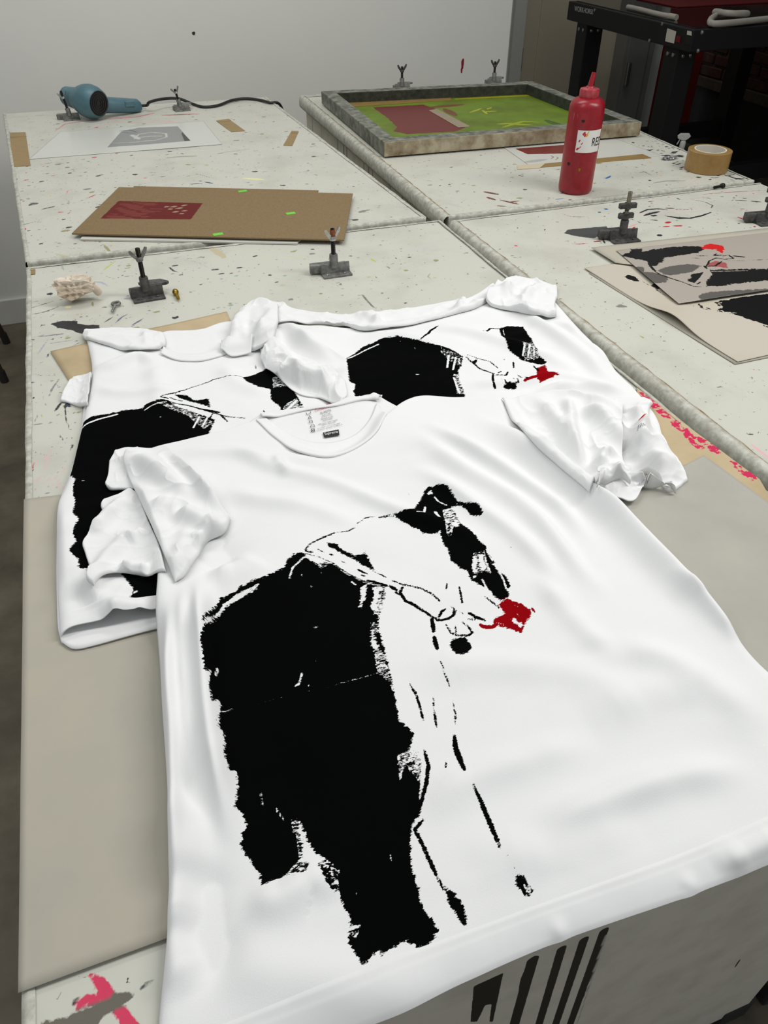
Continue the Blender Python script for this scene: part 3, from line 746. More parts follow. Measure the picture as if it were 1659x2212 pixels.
def hem_from(P, V, nu, nv, w, parent, hang=False):
    """the folded and stitched hem: a second layer over the last rows of the panel"""
    G = V.reshape(nv, nu, 3); L = np.r_[0, np.cumsum(np.linalg.norm(np.diff(G[:, nu//2, :2], axis=0), axis=1))]; n = max(4, int(np.searchsorted(L, w)))
    Q = G[:n].copy(); prof = np.full(n, .0013); prof[0] = .0004; prof[-1] = -.0004; prof[-2] = .0007
    if n > 6: prof[-4] = .0006
    Q[:, :, 2] += prof[:, None]; Q[0, :, 1] -= .0008
    Vv = Q.reshape(-1, 3)
    if hang: Vv = bend(Vv)
    return link('hem', mesh_from('hem', Vv, grid_faces(nu, n), (M['cloth_plain'],), True), parent)

# ------------------------------------------------------------------ loose sheets lying under the shirts
def sheet(name, pts, mat, label, cat, n=(30, 30), wave=.0012, zoff=.0012, paint=None, add=True, lift=(), group=None, thick=.0006, world=False, base_tab=False, seed=0):
    """a sheet of paper from four traced corners (bottom-left, bottom-right, top-right, top-left), thin but solid"""
    q = [np.array(p, float) if world else place(p, H, zoff) for p in pts]
    nu, nv = n
    u, v = np.meshgrid(np.linspace(0, 1, nu), np.linspace(0, 1, nv)); u = u.ravel(); v = v.ravel()
    P2 = bilerp(q, u, v)
    inr = (P2[:, 0] > GX0) & (P2[:, 0] < GX1) & (P2[:, 1] > GY0) & (P2[:, 1] < GY1)
    base = np.where(inr & (not base_tab), sample(np.maximum(blur(H, 3, 1), H), P2[:, 0], P2[:, 1]), TH)
    z = base+zoff+wave*(1+fbm(P2[:, 0]*8, P2[:, 1]*8, 31+seed, 2))
    for (lu, lv, h, r) in lift: z = z+h*np.exp(-(((u-lu)/r)**2+((v-lv)/r)**2))
    V = np.c_[P2, z]
    if add: 
        dense_u, dense_v = np.meshgrid(np.linspace(0, 1, 240), np.linspace(0, 1, 240))
        D = bilerp(q, dense_u.ravel(), dense_v.ravel()); k = (D[:, 0] > GX0) & (D[:, 0] < GX1) & (D[:, 1] > GY0) & (D[:, 1] < GY1)
        D = D[k]; stamp(D[:, 0], D[:, 1], np.full(len(D), zoff+wave)+sample(H, D[:, 0], D[:, 1]).min())
    m = mesh_from(name, V, grid_faces(nu, nv), (mat,), True)
    if paint is not None: paint.apply(m, P2)
    elif 'paint_edge' in str([n_.name for n_ in mat.node_tree.nodes]) or mat in (M['paper_p'], M['kraft_p'], M['board'], M['film']): Paint().apply(m, P2)
    o = link(name, m)
    s = o.modifiers.new('thickness', 'SOLIDIFY'); s.thickness = thick; s.offset = -1
    tag(o, label, cat, group); return o

sheet('newsprint_sheet', [(40, 2146), (640, 1925), (600, 1010), (52, 1080)], M['paper'], 'large plain grey newsprint sheet hanging just past the table edge under the shirts', 'paper', (40, 60), zoff=.0032)
sheet('kraft_sheet', [(152, 828), (520, 745), (490, 674), (109, 760)], M['kraft'], 'small tan paper sheet poking out under the shirt with the rolled shoulder', 'paper', (30, 20))
KP = Paint()
def on(px, py): return un(px, py, TH+.002)
def os_(paint, pts, w, col, t=.3): paint.stroke([on(*p) for p in pts], w*mpp(*pts[0]), col, t)
for pts, w in [([(1385, 850), (1420, 880)], 16), ([(1415, 880), (1450, 905), (1462, 920)], 17), ([(1448, 905), (1490, 940)], 20), ([(1480, 935), (1520, 955), (1552, 976)], 20), ([(1475, 930), (1510, 968), (1535, 972)], 14), ([(1592, 1010), (1612, 1022), (1628, 1036)], 22), ([(1582, 998), (1590, 1004)], 8)]:
    os_(KP, pts, w, lin(200, 42, 84))
KP.dry([on(1340, 820), on(1420, 820), on(1680, 1040), on(1620, 1100), on(1420, 960)], .0004)
sheet('kraft_sheet', [(1390, 1060), (1730, 1190), (1640, 1038), (1375, 838)], M['kraft_p'], 'tan paper strip with pink paint smears along the groove between the tables', 'paper', (70, 90), paint=KP)
sheet('newsprint_sheet', [(1150, 1500), (1900, 1760), (1622, 1040), (1380, 1075)][:0] or [(1010, 1250), (1720, 1640), (1690, 1110), (1520, 985)], M['paper_grey'], 'grey newsprint sheet under the shirt sleeve beside the pink-smeared paper', 'paper', (40, 40), zoff=.002)

# ------------------------------------------------------------------ the prints
RINK = lin(140, 4, 12)
def print_one(pl, sc):
    P = Paint(); A = crop(400, 1000, 1.952); B = crop(400, 1450, 1.952); K1 = crop(820, 1020, 4.1475); K2 = crop(420, 1150, 3.6065)
    f = lambda pts: [pl(*p) for p in pts]
    def st(Kx, s, w, pts, col=BLACK, t=.25): 
        pts = Kx(*pts); P.stroke(f(pts), 1.18*w/s*sc(*pts[0]), col, t)
    po = lambda Kx, *pts: P.poly(f(Kx(*pts)), BLACK)
    main = K2((55, 665), (75, 625), (130, 575), (200, 505), (300, 465), (380, 410), (440, 375), (540, 345), (600, 310), (700, 265), (725, 200), (790, 155), (840, 150), (880, 190), (960, 232), (1040, 232), (1100, 250), (1150, 300), (1220, 340), (1290, 370), (1340, 400), (1385, 410), (1490, 430), (1470, 560), (1440, 640), (1430, 710), (1465, 860), (1490, 960), (1530, 1110), (1555, 1250), (1585, 1390)) \
        + B((905, 210), (965, 262), (955, 310), (935, 340), (980, 340), (1000, 400), (995, 480), (1000, 560), (990, 610), (955, 640), (950, 780), (975, 900), (1000, 990), (1070, 1090), (1040, 1130), (1010, 1160), (970, 1150), (930, 1135), (880, 1160), (830, 1185), (785, 1190), (770, 1220), (745, 1225), (720, 1190), (690, 1140), (685, 1100), (695, 1060), (690, 1030), (660, 980), (630, 920), (590, 870), (570, 820), (530, 795), (505, 840), (440, 855), (380, 872), (320, 895), (310, 850), (270, 790), (230, 735), (240, 680), (260, 650), (240, 590), (205, 575), (215, 520), (220, 450), (210, 410), (180, 400), (165, 350), (160, 240), (135, 220)) \
        + K2((185, 1400), (195, 1280), (130, 1290), (105, 1180), (120, 1050), (80, 1060), (60, 930), (45, 830), (55, 760), (75, 700))
    P.poly(f(main), BLACK)
    cut = lambda Kx, *pts: P.cut(f(Kx(*pts)))
    cs = lambda Kx, s, w, *pts: P.cuts(f(Kx(*pts)), w/s*sc(*Kx(*pts)[0]))
    cut(K2, (60, 675), (130, 620), (220, 553), (310, 493), (440, 433), (500, 400), (485, 440), (390, 492), (310, 542), (240, 572), (150, 642), (62, 715))
    st(K2, 3.6, 10, [(130, 620), (220, 545), (300, 495)])
    cut(K2, (1290, 430), (1340, 405), (1335, 500), (1300, 585), (1280, 580), (1300, 500))
    cut(K2, (1385, 430), (1450, 430), (1425, 560), (1440, 630), (1370, 592), (1400, 500))
    P.dry(f(K2((1400, 420), (1500, 430), (1460, 650), (1390, 640))), -.0002)
    cut(K2, (1378, 745), (1402, 760), (1398, 830), (1432, 890), (1412, 925), (1380, 880))
    P.dry(f(K2((1370, 700), (1440, 700), (1420, 830), (1480, 960), (1560, 1260), (1500, 1160), (1420, 1100), (1390, 900))), .0001)
    cs(K2, 3.6, 12, (740, 340), (765, 270), (850, 190)); cs(K2, 3.6, 10, (880, 195), (960, 235), (990, 260))
    P.dry(f(K2((820, 170), (1010, 200), (1080, 240), (990, 280), (900, 220))), .0002)
    cs(K2, 3.6, 16, (1225, 385), (1255, 405))
    for q_, w in [(((930, 742), (960, 735)), 12), (((838, 1095), (815, 1180), (785, 1195)), 15), (((890, 1190), (893, 1195)), 14), (((892, 1228), (893, 1230)), 10), (((893, 1254), (894, 1256)), 10), (((745, 345), (742, 352)), 14), (((830, 320), (835, 330)), 12), (((910, 415), (914, 420)), 14), (((985, 308), (988, 312)), 9), (((947, 1002), (949, 1006)), 10), (((1010, 1210), (1250, 1145), (1490, 1075)), 4.5), (((190, 1363), (300, 1358)), 5), (((500, 1337), (740, 1275)), 3.5), (((175, 1030), (160, 1080)), 16)]:
        cs(K2, 3.6, w, *q_)
    cut(B, (470, 625), (495, 660), (512, 720), (550, 765), (600, 790), (560, 805), (540, 860), (520, 800), (470, 800), (495, 770), (490, 720))
    P.dry(f(B((440, 620), (500, 640), (540, 750), (660, 840), (640, 860), (560, 800), (540, 870), (420, 850), (480, 790))), .0002)
    cs(B, 1.95, 7, (380, 575), (415, 625)); cs(B, 1.95, 8, (318, 515), (325, 565)); cs(B, 1.95, 6, (865, 775), (868, 795)); cs(B, 1.95, 5, (722, 938), (724, 940))
    P.dry(f(B((600, 830), (640, 850), (670, 980), (710, 1060), (750, 1060), (720, 1140), (680, 1120), (640, 960))), .0003)
    cs(B, 1.95, 9, (1000, 400), (990, 540)); cs(B, 1.95, 7, (930, 350), (905, 455)); P.dry(f(B((890, 340), (1000, 330), (995, 480), (930, 400), (900, 460))), .0001)
    st(B, 1.95, 15, [(1010, 335), (1026, 400), (1015, 480), (990, 570)])
    # waist, belt, arm
    po(K2, (1030, 75), (1100, 75), (1150, 130), (1250, 180), (1330, 155), (1350, 190), (1405, 292), (1360, 280), (1230, 205), (1130, 150), (1040, 100))
    st(K2, 3.6, 10, [(862, 135), (890, 92), (940, 62)]); st(K2, 3.6, 13, [(935, 68), (1000, 35), (1090, 0)]); st(K2, 3.6, 16, [(868, 142), (922, 148)])
    st(A, 1.95, 5, [(640, 291), (690, 285), (716, 270)]); st(A, 1.95, 5, [(722, 255), (760, 230), (800, 225)]); st(A, 1.95, 7, [(815, 228), (850, 222), (890, 210)])
    st(K2, 3.6, 9, [(845, 160), (960, 182), (1080, 235), (1200, 320), (1340, 388), (1490, 420)]); st(K2, 3.6, 18, [(1055, 165), (1078, 172)]); st(K2, 3.6, 18, [(1275, 290), (1345, 322)]); st(K2, 3.6, 14, [(1300, 330), (1330, 340)])
    st(K2, 3.6, 24, [(1350, 372), (1430, 395), (1495, 412)]); st(K2, 3.6, 8, [(960, 125), (1010, 150)]); st(K2, 3.6, 8, [(1145, 220), (1185, 240)]); st(K2, 3.6, 6, [(1385, 295), (1440, 322)]); st(K2, 3.6, 6, [(1455, 328), (1500, 352)]); st(K2, 3.6, 12, [(1478, 430), (1462, 490), (1455, 560)])
    for w, pts in [(18, [(110, 968), (200, 1005), (290, 1020), (380, 1045), (470, 1090), (540, 1155)]), (32, [(95, 1020), (150, 1055)]), (22, [(140, 1075), (185, 1100)]), (28, [(205, 1030), (185, 1080), (230, 1150), (310, 1190), (420, 1260), (520, 1325)]), (26, [(505, 1318), (560, 1325), (620, 1308), (660, 1285), (665, 1245)]), (24, [(530, 1300), (560, 1245), (590, 1225)]), (14, [(640, 1200), (685, 1240), (670, 1290)]),
                   (34, [(468, 1315), (476, 1360), (484, 1425)]), (38, [(490, 1475), (502, 1530), (518, 1580)]), (15, [(605, 995), (598, 1050)]), (17, [(712, 1025), (728, 1100), (740, 1170)]), (20, [(595, 1360), (640, 1440), (700, 1462), (800, 1460), (832, 1432), (800, 1390), (740, 1340)]), (14, [(682, 1380), (684, 1440)]), (30, [(800, 1260), (870, 1300), (942, 1325)]), (16, [(795, 1315), (850, 1322)]), (14, [(545, 1690), (566, 1745)]), (8, [(715, 1245), (760, 1275)]), (9, [(232, 150), (242, 160)]), (5, [(245, 165), (275, 215)]), (7, [(1160, 655), (1185, 685)]), (14, [(0, 908), (60, 940)]), (16, [(940, 1110), (1010, 1165), (1070, 1215)])]:
        st(K1, 4.15, w, pts)
    po(K1, (630, 1545), (650, 1500), (700, 1480), (760, 1483), (810, 1520), (825, 1560), (800, 1605), (740, 1632), (690, 1622), (650, 1590))
    st(A, 1.95, 7, [(1075, 830), (1095, 890), (1117, 942)]); st(A, 1.95, 8, [(945, 930), (972, 978)]); st(B, 1.95, 10, [(970, 85), (990, 150), (1003, 205)])
    for w, pts in [(7, [(1048, 110), (1048, 160)]), (11, [(1050, 165), (1060, 235)]), (7, [(1140, 165), (1138, 225)]), (22, [(1135, 270), (1140, 320), (1160, 370), (1178, 412)]), (7, [(1102, 378), (1098, 408)]), (19, [(1213, 475), (1250, 550), (1290, 650), (1330, 745)]), (5, [(1356, 770), (1362, 780)]), (5, [(1388, 826), (1390, 830)]), (16, [(1005, 625), (968, 668), (1000, 730), (1050, 840), (1090, 922)]), (5, [(1138, 180), (1128, 120)])]:
        st(B, 1.95, w, pts, t=.5)
    po(B, (1400, 848), (1432, 870), (1470, 928), (1450, 950), (1422, 942), (1393, 890)); cs(B, 1.95, 13, (1432, 905), (1450, 932))
    po(B, (1093, 908), (1130, 928), (1168, 980), (1193, 1060), (1182, 1074), (1150, 1040), (1112, 985))
    # head, bun, arm
    po(K1, (0, 403), (60, 388), (135, 372), (200, 345), (300, 320), (340, 285), (375, 225), (400, 165), (440, 128), (500, 115), (560, 97), (610, 115), (640, 165), (700, 250), (690, 300), (620, 320), (600, 400), (575, 500), (520, 540), (455, 560), (390, 545), (340, 510), (250, 465), (180, 430), (140, 385), (60, 402))
    po(K1, (690, 245), (760, 268), (830, 262), (890, 285), (930, 350), (905, 382), (850, 390), (800, 370), (760, 310), (690, 290))
    po(K1, (560, 350), (640, 325), (680, 380), (720, 440), (800, 500), (860, 560), (890, 610), (950, 660), (955, 700), (1000, 760), (1035, 805), (1020, 820), (1000, 810), (1060, 880), (1130, 930), (1170, 1010), (1160, 1045), (1120, 1040), (1170, 1080), (1150, 1120), (1080, 1150), (1010, 1090), (940, 1030), (850, 990), (800, 940), (790, 890), (740, 870), (640, 790), (610, 690), (570, 640), (550, 560))
    cut(K1, (425, 195), (460, 160), (478, 192)); cs(K1, 4.15, 16, (492, 222), (530, 265), (600, 296)); cs(K1, 4.15, 20, (340, 350), (400, 345), (408, 310)); cs(K1, 4.15, 30, (500, 350), (535, 380))
    P.dry(f(K1((560, 330), (640, 320), (720, 400), (720, 480), (660, 500), (650, 570), (600, 570), (590, 460))), -.0001)
    cut(K1, (660, 430), (715, 445), (700, 490), (650, 470)); cut(K1, (835, 755), (872, 750), (878, 790), (860, 870), (852, 940), (836, 880), (828, 800)); cut(K1, (885, 740), (925, 730), (932, 790), (960, 850), (940, 875), (890, 850))
    cs(K1, 4.15, 14, (960, 710), (1010, 790)); cs(K1, 4.15, 16, (1065, 890), (1110, 960), (1132, 1035)); cs(K1, 4.15, 14, (945, 770), (960, 830), (995, 900)); cs(K1, 4.15, 18, (920, 960), (960, 1040), (1000, 1080))
    P.dry(f(K1((840, 720), (940, 700), (1000, 900), (920, 900), (830, 960))), .0001); P.dry(f(K1((800, 980), (880, 990), (1060, 1120), (1070, 1160), (920, 1090), (820, 1020))), -.0001)
    P.poly(f(K1((1065, 1172), (1140, 1130), (1200, 1155), (1280, 1180), (1340, 1220), (1365, 1260), (1340, 1310), (1295, 1370), (1280, 1435), (1220, 1425), (1170, 1400), (1080, 1385), (1015, 1350), (1040, 1300), (1130, 1270), (1100, 1230))), RINK)
    st(K1, 4.15, 42, [(905, 1368), (940, 1388), (1010, 1385), (1040, 1370)], RINK, .3); st(K1, 4.15, 20, [(1358, 1215), (1388, 1250)], RINK)
    cut(K1, (1175, 1325), (1210, 1305), (1245, 1348), (1280, 1350), (1276, 1398), (1245, 1378)); cs(K1, 4.15, 9, (1205, 1195), (1250, 1205)); cs(K1, 4.15, 9, (1290, 1190), (1340, 1225)); cs(K1, 4.15, 8, (1050, 1345), (1110, 1365)); cs(K1, 4.15, 8, (1230, 1265), (1255, 1290))
    return P
def print_two(pl, sc):
    P = Paint(); K3 = crop(100, 660, 2.5136); K4 = crop(0, 700, 2.37); f = lambda pts: [pl(*p) for p in pts]
    def st(Kx, s, w, pts, col=BLACK, t=.25): 
        pts = Kx(*pts); P.stroke(f(pts), 1.18*w/s*sc(*pts[0]), col, t)
    P.poly(f(K4((1100, 490), (1050, 470), (900, 420), (860, 385), (800, 388), (745, 410), (730, 430), (640, 440), (480, 470), (425, 505), (395, 570), (370, 650), (345, 715), (330, 775), (385, 790), (370, 860), (385, 900), (370, 960), (400, 990), (370, 1075), (390, 1105), (350, 1160), (400, 1200), (405, 1250), (440, 1250), (600, 1240), (640, 1300), (680, 1350), (660, 1390), (690, 1440), (730, 1440), (800, 1425), (900, 1400), (950, 900), (1050, 600))), BLACK)
    c = lambda w, *pts: P.cuts(f(K4(*pts)), w/2.37*sc(*K4(*pts)[0]))
    c(12, (395, 575), (430, 520), (500, 488), (600, 462)); c(7, (740, 440), (770, 420), (850, 395)); c(10, (1020, 475), (990, 530)); c(10, (1060, 480), (1035, 525)); c(3, (350, 812), (430, 800)); c(6, (820, 475), (824, 478)); c(8, (700, 1360), (680, 1370))
    P.dry(f(K4((790, 395), (900, 415), (1010, 460), (1100, 500), (1040, 540), (960, 470), (840, 420))), .0002)
    st(K3, 2.5, 7, [(622, 490), (640, 482), (700, 470), (800, 440)]); st(K3, 2.5, 7, [(790, 443), (880, 415), (910, 400), (990, 380), (1060, 382)]); st(K3, 2.5, 9, [(640, 508), (760, 540), (900, 580), (980, 602), (1080, 612)]); st(K3, 2.5, 10, [(622, 495), (660, 500)])
    P.poly(f(K3((700, 480), (760, 485), (810, 515), (880, 505), (892, 552), (800, 525), (720, 500))), BLACK)
    st(K3, 2.5, 14, [(830, 560), (900, 572), (940, 580)]); st(K3, 2.5, 10, [(940, 590), (985, 630)]); st(K3, 2.5, 8, [(670, 495), (740, 518)]); st(K3, 2.5, 8, [(900, 590), (870, 650)])
    P.poly(f(K3((1060, 385), (1130, 375), (1180, 350), (1220, 332), (1260, 360), (1325, 375), (1310, 430), (1350, 470), (1390, 540), (1420, 580), (1440, 640), (1290, 640), (1270, 550), (1220, 510), (1215, 450), (1150, 440), (1100, 415))), BLACK)
    P.dry(f(K3((1225, 385), (1310, 375), (1310, 435), (1230, 445))), .0001); P.dry(f(K3((1290, 540), (1360, 500), (1420, 580), (1280, 600))), .0001)
    P.cuts(f(K3((1300, 570), (1360, 515))), .004); st(K3, 2.5, 6, [(1476, 455), (1488, 480)]); st(K3, 2.5, 8, [(1180, 570), (1185, 580)]); st(K3, 2.5, 8, [(1215, 595), (1222, 600)]); st(K3, 2.5, 5, [(1135, 325), (1140, 345)])
    return P
def print_three(pl, sc):
    P = Paint(); K5 = crop(720, 690, 3.19); f = lambda pts: [pl(*p) for p in pts]
    def st(w, pts, col=BLACK, t=.25): 
        pts = K5(*pts); P.stroke(f(pts), 1.18*w/3.19*sc(*pts[0]), col, t)
    c = lambda w, *pts: P.cuts(f(K5(*pts)), w/3.19*sc(*K5(*pts)[0]))
    P.poly(f(K5((90, 258), (200, 190), (350, 125), (440, 118), (600, 145), (720, 175), (800, 200), (860, 240), (890, 260), (885, 320), (860, 350), (870, 420), (905, 515), (930, 640), (480, 640), (170, 600), (150, 535), (140, 490), (150, 440), (110, 425), (105, 370), (95, 300))), BLACK)
    c(11, (100, 262), (200, 222), (312, 170)); c(14, (795, 245), (785, 330)); c(13, (845, 260), (835, 300), (825, 345)); c(8, (865, 270), (870, 310)); c(12, (830, 400), (850, 460), (870, 505)); c(9, (570, 378), (588, 380)); c(6, (460, 148), (464, 152)); c(8, (558, 195), (562, 200)); c(7, (740, 215), (770, 245))
    P.dry(f(K5((820, 370), (870, 380), (910, 520), (850, 510))), .0001); P.dry(f(K5((740, 190), (890, 250), (880, 330), (770, 270))), .0004)
    st(10, [(600, 140), (640, 105)]); st(16, [(630, 110), (670, 75), (720, 45)]); st(14, [(1035, 76), (1080, 62), (1150, 65)])
    P.poly(f(K5((1145, 62), (1200, 45), (1310, 50), (1340, 100), (1365, 130), (1410, 210), (1400, 218), (1470, 295), (1440, 312), (1380, 302), (1300, 280), (1210, 210), (1190, 150), (1160, 110))), BLACK)
    c(12, (1320, 165), (1305, 250)); c(12, (1355, 165), (1345, 235)); c(8, (1380, 180), (1385, 240)); P.dry(f(K5((1300, 150), (1370, 150), (1420, 270), (1320, 280))), .0002); c(6, (1170, 70), (1180, 105))
    P.poly(f(K5((1405, 332), (1460, 315), (1500, 355), (1560, 375), (1510, 405), (1430, 425), (1400, 400))), RINK); st(22, [(1318, 418), (1350, 428), (1410, 415)], RINK)
    for w, pts in [(10, [(920, 242), (1000, 268), (1080, 290), (1135, 335)]), (13, [(915, 258), (970, 305), (1010, 340), (1110, 375)]), (11, [(1120, 382), (1190, 385), (1205, 358)]), (10, [(1135, 368), (1160, 355)]), (16, [(1100, 380), (1102, 425)]), (18, [(1106, 440), (1115, 472)]), (9, [(1160, 405), (1190, 435), (1250, 430), (1278, 435), (1240, 400)]), (11, [(1240, 290), (1243, 335)]), (7, [(1178, 270), (1176, 280)]), (11, [(1270, 380), (1335, 402)]), (20, [(970, 300), (985, 280)]), (12, [(1380, 320), (1410, 350)]), (12, [(820, 215), (890, 258)])]:
        st(w, pts)
    P.poly(f(K5((1172, 462), (1200, 445), (1255, 450), (1268, 465), (1250, 480), (1185, 480))), BLACK)
    return P

# ------------------------------------------------------------------ shirt with the rolled shoulder (left, at the bottom of the pile)
s2 = thing('t_shirt', 'white printed t-shirt with its shoulder rolled, lowest of the pile, over tan paper', 't-shirt', (.15, .95, TH))
K3 = crop(120, 900, 3.318)
cloth('back_panel', [(132, 1386), (160, 1401), (205, 1393), (260, 1378), (340, 1357), (540, 1310)], [(330, 730), (360, 716), (400, 714), (440, 710), (500, 694), (640, 690)],
      [(132, 1386), (124, 1340), (122, 1200), (130, 1080), (170, 960), (200, 800), (300, 740), (330, 730)], [(540, 1310), (640, 1100), (690, 900), (640, 690)], s2, 60, 90, off=.003, thick=.002, roll=(0, 0, 0, 0), wr=(.0006, 9, 9), br=4)
bodyf2 = [([(190, 800), (240, 790), (300, 770), (350, 790)], .006, .012), ([(195, 830), (260, 850), (330, 848), (420, 840)], .004, .012), ([(330, 770), (345, 850), (340, 900)], .005, .018), ([(470, 780), (520, 830), (600, 850)], .004, .016),
          ([(140, 1080), (150, 1180), (160, 1280)], .006, .02), ([(180, 1240), (220, 1300), (300, 1320)], .007, .012), ([(160, 1290), (230, 1270), (300, 1290)], .006, .015), ([(215, 1340), (280, 1318), (330, 1316)], .006, .01)]
o, P_, V_ = cloth('front_panel', [(126, 1364), (165, 1348), (215, 1338), (270, 1328), (330, 1315), (430, 1296), (560, 1270)], [(182, 716), (260, 730), (330, 744), (380, 756), (430, 758), (485, 747), (560, 737), (680, 730)],
      [(126, 1364), (121, 1280), (120, 1180), (121, 1085), (140, 1040), (163, 960), (180, 890), (196, 800), (190, 750), (182, 716)], [(560, 1270), (640, 1100), (700, 950), (720, 850), (680, 730)], s2, 240, 260, off=.010, thick=.008, roll=(.014, .02, .008, 0), folds=bodyf2, paint=print_two, seed=2, wr=(.002, 8, 13))
cloth('sleeve', [(129, 865), (150, 869), (188, 873)], [(150, 822), (172, 811), (196, 803)], [(129, 865), (138, 845), (150, 822)], [(188, 873), (192, 840), (196, 803)], s2, 40, 40, off=.004, thick=.0035, roll=(.003, 0, .003, .003), cr=.0016, seed=5, br=2)
cloth('sleeve', [(182, 728), (230, 740), (290, 749), (345, 748)], [(179, 710), (230, 704), (300, 705), (352, 716)], [(182, 728), (176, 720), (179, 710)], [(345, 748), (358, 735), (352, 716)], s2, 80, 34, off=.007, thick=.005, roll=(.004, .001, .004, .004), cr=.0016, cr_scale=14, seed=6, br=2, folds=[([(310, 706), (315, 728), (318, 748)], .003, .006)])
cloth('collar', [(345, 752), (385, 768), (430, 769), (480, 757), (500, 748)], [(352, 738), (385, 752), (430, 754), (478, 742), (497, 730)], [(345, 752), (352, 738)], [(500, 748), (497, 730)], s2, 60, 10, off=.010, thick=.0015, roll=(0, 0, .003, .003), br=2, wr=(.0003, 9, 9))
hem_from(P_, V_, 240, 260, .02, s2)

# ------------------------------------------------------------------ shirt with the bunched collar (right, over the first)
s3 = thing('t_shirt', 'white printed t-shirt with a bunched-up collar roll beside the table gap', 't-shirt', (.55, 1.05, TH))
f3 = [([(600, 690), (660, 740), (720, 780), (760, 800)], .010, .015), ([(640, 800), (690, 815), (730, 800), (745, 790)], .005, .010), ([(560, 745), (600, 790), (650, 815), (700, 830), (735, 862)], .004, .010, .012), ([(580, 700), (600, 760), (640, 790)], .008, .012),
      ([(760, 760), (830, 728), (900, 735), (1000, 765), (1080, 790)], .003, .016), ([(760, 725), (850, 720), (960, 735), (1060, 750)], .003, .02), ([(880, 700), (1000, 715), (1100, 740), (1180, 770), (1280, 820)], .006, .014), ([(1090, 650), (1180, 710), (1260, 770), (1350, 840)], .008, .014), ([(1190, 680), (1260, 740), (1330, 800)], .008, .012),
      ([(990, 830), (1100, 830), (1220, 815), (1340, 850)], .006, .012), ([(620, 720), (700, 760), (760, 780)], .005, .01), ([(1150, 850), (1260, 835), (1370, 850)], .008, .012)]
o, P_, V_ = cloth('front_panel', [(735, 905), (860, 935), (1100, 960), (1300, 960), (1440, 960)], [(545, 662), (640, 692), (760, 702), (900, 690), (1000, 668), (1090, 632), (1196, 640)],
      [(735, 905), (728, 862), (690, 828), (640, 812), (590, 790), (562, 748), (548, 700), (545, 662)], [(1440, 960), (1425, 900), (1390, 852), (1330, 788), (1265, 715), (1196, 640)], s3, 250, 170, off=.012, thick=.009, roll=(.012, .012, .01, .02), folds=f3, paint=print_three, seed=3, wr=(.0025, 9, 14), br=6)
cloth('collar', [(600, 688), (700, 692), (800, 705), (900, 691), (985, 670), (1040, 652), (1100, 622)], [(560, 645), (600, 648), (650, 664), (760, 674), (830, 670), (950, 651), (1015, 638), (1065, 608)], [(600, 688), (575, 670), (560, 645)], [(1100, 622), (1080, 618), (1065, 608)], s3, 150, 36, off=.009, thick=.006, roll=(.004, .004, .004, .004), cr=.003, cr_scale=13, seed=8, br=2,
      folds=[([(770, 672), (800, 690), (830, 700)], .006, .008), ([(790, 668), (810, 685), (812, 702)], .005, .006), ([(985, 668), (1000, 655), (985, 648)], .008, .008)])
cloth('sleeve', [(482, 750), (520, 748), (566, 739)], [(522, 658), (550, 641), (600, 648)], [(482, 750), (496, 715), (506, 682), (522, 658)], [(566, 739), (590, 722), (600, 690), (600, 648)], s3, 90, 80, off=.010, thick=.006, roll=(.004, .003, .005, .0015), cr=.003, cr_scale=12, seed=9, br=2, folds=[([(508, 735), (515, 690), (545, 652)], .008, .012), ([(560, 740), (565, 700), (590, 660)], .008, .012)])
cloth('sleeve_gather', [(572, 792), (640, 824), (690, 836), (738, 874)], [(592, 722), (650, 765), (705, 785), (745, 818)], [(572, 792), (562, 755), (592, 722)], [(738, 874), (750, 848), (745, 818)], s3, 110, 50, off=.004, thick=.001, roll=(.003, .004, .010, .003), cr=.003, cr_scale=20, seed=41, br=2,
      folds=[([(590, 750), (640, 790), (700, 810), (742, 840)], .003, .006), ([(600, 735), (640, 800), (650, 820)], .003, .005), ([(690, 788), (700, 815), (705, 835)], .003, .005), ([(580, 770), (620, 775), (660, 800)], .003, .005)])
cloth('sleeve_underlap', [(476, 752), (500, 753), (540, 745)], [(478, 733), (505, 728), (545, 722)], [(476, 752), (478, 733)], [(540, 745), (545, 722)], s3, 30, 20, off=.004, thick=.003, roll=(0, 0, 0, 0), br=2)
cloth('sleeve', [(1060, 648), (1110, 660), (1160, 668), (1204, 672)], [(1058, 618), (1100, 592), (1150, 595), (1204, 611)], [(1060, 648), (1050, 632), (1058, 618)], [(1204, 672), (1200, 650), (1206, 632), (1204, 611)], s3, 90, 60, off=.012, thick=.008, roll=(.004, .0015, .005, .004), cr=.0045, cr_scale=13, seed=10, br=2, folds=[([(1090, 640), (1100, 615), (1140, 600)], .008, .01), ([(1130, 650), (1150, 625), (1190, 615)], .008, .01)])
def tagprint(pl, sc):
    P = Paint(); f = lambda pts: [un(*p, TH+.022) for p in pts]
    P.stroke(f([(1380, 925), (1391, 921)]), .006, lin(196, 36, 36))
    for k in range(4): P.stroke(f([(1376+k*4, 936), (1373+k*4.5, 946)]), .0011, lin(120, 122, 124))
    return P
